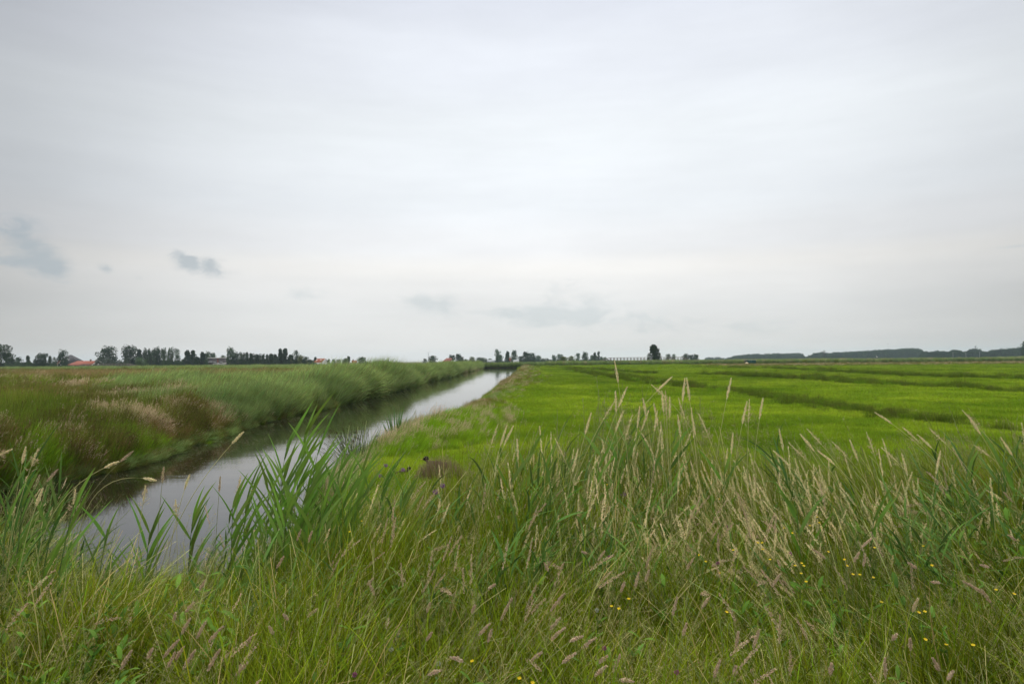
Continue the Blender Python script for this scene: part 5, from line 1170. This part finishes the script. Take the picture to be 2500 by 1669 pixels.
# ------------------------------------------------------------------ flowers
def flower(px, py, kind, label, group):
    H_ = canopy_hit(px, py, .05); X0 = H_[0]+rng.normal(0, .04); Y0 = H_[1]; zb = gz(X0, Y0); P0 = np.array([X0, Y0, zb]); P2 = H_
    r_ = root(kind, tuple(P0), label, 'flower', group); P = bez(P0, (P0+P2)/2+np.array([rng.normal(0, .03), 0, .05]), P2, 8)-P0
    one(lambda g: tube(g, P, .0012, (.10, .17, .04), 4), 'stem', M['stem1'], r_); c = P[-1]
    if kind == 'buttercup':
        tl = rng.normal(0, .35, 2)
        def pet(g):
            for j in range(5):
                a = j*1.2566; d = np.array([math.cos(a), math.sin(a), 0]); t_ = np.array([-d[1], d[0], 0]); up = np.array([tl[0]*.4, tl[1]*.4-.25, 1.]); up /= np.linalg.norm(up); d2 = d-up*(d@up); d2 /= np.linalg.norm(d2); t2 = np.cross(up, d2)
                rr = .0082
                rows = [(0, .25, 0), (.4, .75, .12), (.8, .95, .42), (1.05, .45, .62)]
                V = []; 
                for u, w_, h_ in rows: V += [c+d2*rr*u-t2*rr*w_*.62+up*rr*h_, c+d2*rr*u+t2*rr*w_*.62+up*rr*h_]
                g.add(V, [(0, 1, 3, 2), (2, 3, 5, 4), (4, 5, 7, 6)], jit((.66, .48, .01), 8, .05))
        one(pet, 'petals', M['petal'], r_)
    else:
        col = {'clover': (.30, .08, .20), 'comfrey': (.28, .15, .27), 'white_clover': (.42, .42, .34)}[kind]
        def hd(g):
            n = 130; d = rng.normal(0, 1, (n, 3)); d /= np.linalg.norm(d, axis=1, keepdims=True); q_ = .35 if kind != 'comfrey' else .8
            bits(g, c+d*.004*(2.6 if kind == 'comfrey' else 1), d+np.array([0, 0, .4 if kind != 'comfrey' else -.8]),   .008 if kind != 'comfrey' else .017, .003 if kind != 'comfrey' else .007, jit(col, n, .25))
        one(hd, 'flower_head', M['petal'], r_)
        def lv(g):
            for j in range(8):
                a = np.array([rng.uniform(0, 6.28)]); Q = curves(P[rng.integers(2, 7)][None], a, np.array([rng.uniform(.06, .14) if kind == 'comfrey' else .02]), np.array([.7]), np.array([.8]), 6); s = np.linspace(0, 1, 6)
                wd = (.03 if kind == 'comfrey' else .012)*np.clip(np.sin(np.pi*np.clip(s, .06, .97)), .05, 1); strips(g, Q, wd[None], np.tile((.085, .17, .03), (1, 6, 1)), side=np.array([[-np.sin(a[0]), np.cos(a[0]), 0]]))
        one(lv, 'leaves', M['leaf1'], r_)
BUT = [(883, 1272), (854, 1298), (1153, 1614), (1482, 1183), (1755, 1218), (1535, 1462), (1493, 1480), (1511, 1486), (1268, 1656), (1300, 1667), (1914, 1289), (1934, 1301), (1850, 1325), (1861, 1325), (1862, 1341), (1880, 1366), (1941, 1381), (1957, 1375), (1962, 1381),
       (1956, 1400), (1968, 1420), (2022, 1347), (2062, 1366), (2068, 1381), (2099, 1403), (2135, 1337), (2152, 1470), (2275, 1380), (2270, 1319), (2254, 1333), (2259, 1561), (2310, 1574), (2243, 1495), (2258, 1493), (2432, 1440), (2476, 1450), (1977, 1283), (2000, 1276),
       (1790, 1343), (1757, 1399), (1723, 1371), (1774, 1494), (2132, 1410), (1706, 1355), (2082, 1402), (1995, 1262), (2376, 1575)]
BUT.sort(); bl = {}
for q_ in BUT: bl.setdefault(reg(q_[0]), []).append(q_)
for rn, L in bl.items():
    for i, (x, y) in enumerate(L): flower(x, y, 'buttercup', 'small yellow buttercup, %s of those in the %s grass' % (fromleft(i, len(L)) if len(L) > 1 else 'the only one', rn), 'yellow buttercups in the near grass')
for i, (x, y) in enumerate([(866, 1646), (1475, 1581), (1487, 1359), (1652, 1640), (1774, 1285), (1930, 1351), (1753, 1374)]):
    flower(x, y, 'clover', 'purple pink clover flower, %s in the near grass' % fromleft([866, 1475, 1487, 1652, 1753, 1774, 1930].index(x), 7), 'pink clover flowers')
for i, (x, y) in enumerate([(1071, 1619), (955, 1585), (1457, 1489)]):
    flower(x, y, 'white_clover', 'small white flower head, %s in the lower grass' % ('middle', 'leftmost', 'rightmost')[i], 'white flower heads')
for i, (x, y) in enumerate([(928, 1160), (942, 1135), (984, 1145), (1063, 1200), (1080, 1184), (1522, 1205)]):
    flower(x, y, 'comfrey', 'hanging dusky purple comfrey flower, %s above the near bank' % fromleft(i if i not in (0, 1) else i, 6), 'purple comfrey flowers')

# ------------------------------------------------------------------ weed flecks floating on the water
g = Geo(); n = 6500; Y = 12*(120/12)**rng.uniform(0, 1, n); wdt = rbank(Y)-lbank(Y); X = lbank(Y)+.2+wdt*np.abs(rng.normal(0, .30, n)); k_ = (inwater(X, Y) > .1) & (fbm(X, Y, .9, 21) > -.1); X, Y = X[k_], Y[k_]; n = len(X)
P = np.stack([X, Y, np.full(n, .004)], 1); a = rng.normal(0, .3, n); D_ = np.stack([np.cos(a), np.sin(a), np.zeros(n)], 1); s_ = np.stack([-np.sin(a), np.cos(a), np.zeros(n)], 1)
l = (rng.uniform(.02, .12, n)*np.clip(Y/25, .7, 2.2))[:, None]; w_ = (rng.uniform(.008, .02, n)*np.clip(Y/20, .7, 2.5))[:, None]
V = np.stack([P-D_*l/2, P+s_*w_/2, P+D_*l/2, P-s_*w_/2], 1).reshape(-1, 3); g.add(V, np.arange(4*n).reshape(n, 4), np.repeat(jit((.24, .25, .15), n, .4), 4, 0))
o = bpy.data.objects.new('floating_weed', g.mesh('floating_weed', M['seed1'])); COL.objects.link(o); tag(o, 'pale flecks of weed floating along the left half of the canal', 'weed', kind='stuff')

# ------------------------------------------------------------------ haze
g = Geo(); box(g, -3400, 3400, -400, 3400, -2.4, 42)
m, t = new_mat('hazy_air'); q = NT(t); v = q.n('ShaderNodeVolumePrincipled'); v.inputs['Color'].default_value = (.70, .86, 1.0, 1); v.inputs['Density'].default_value = .00013; v.inputs['Anisotropy'].default_value = .2
o_ = q.n('ShaderNodeOutputMaterial'); q.link(v.outputs[0], o_.inputs['Volume'])
HAZE = bpy.data.objects.new('haze', g.mesh('haze', m)); COL.objects.link(HAZE); tag(HAZE, 'thin pale air haze over the whole polder', 'haze', kind='stuff')
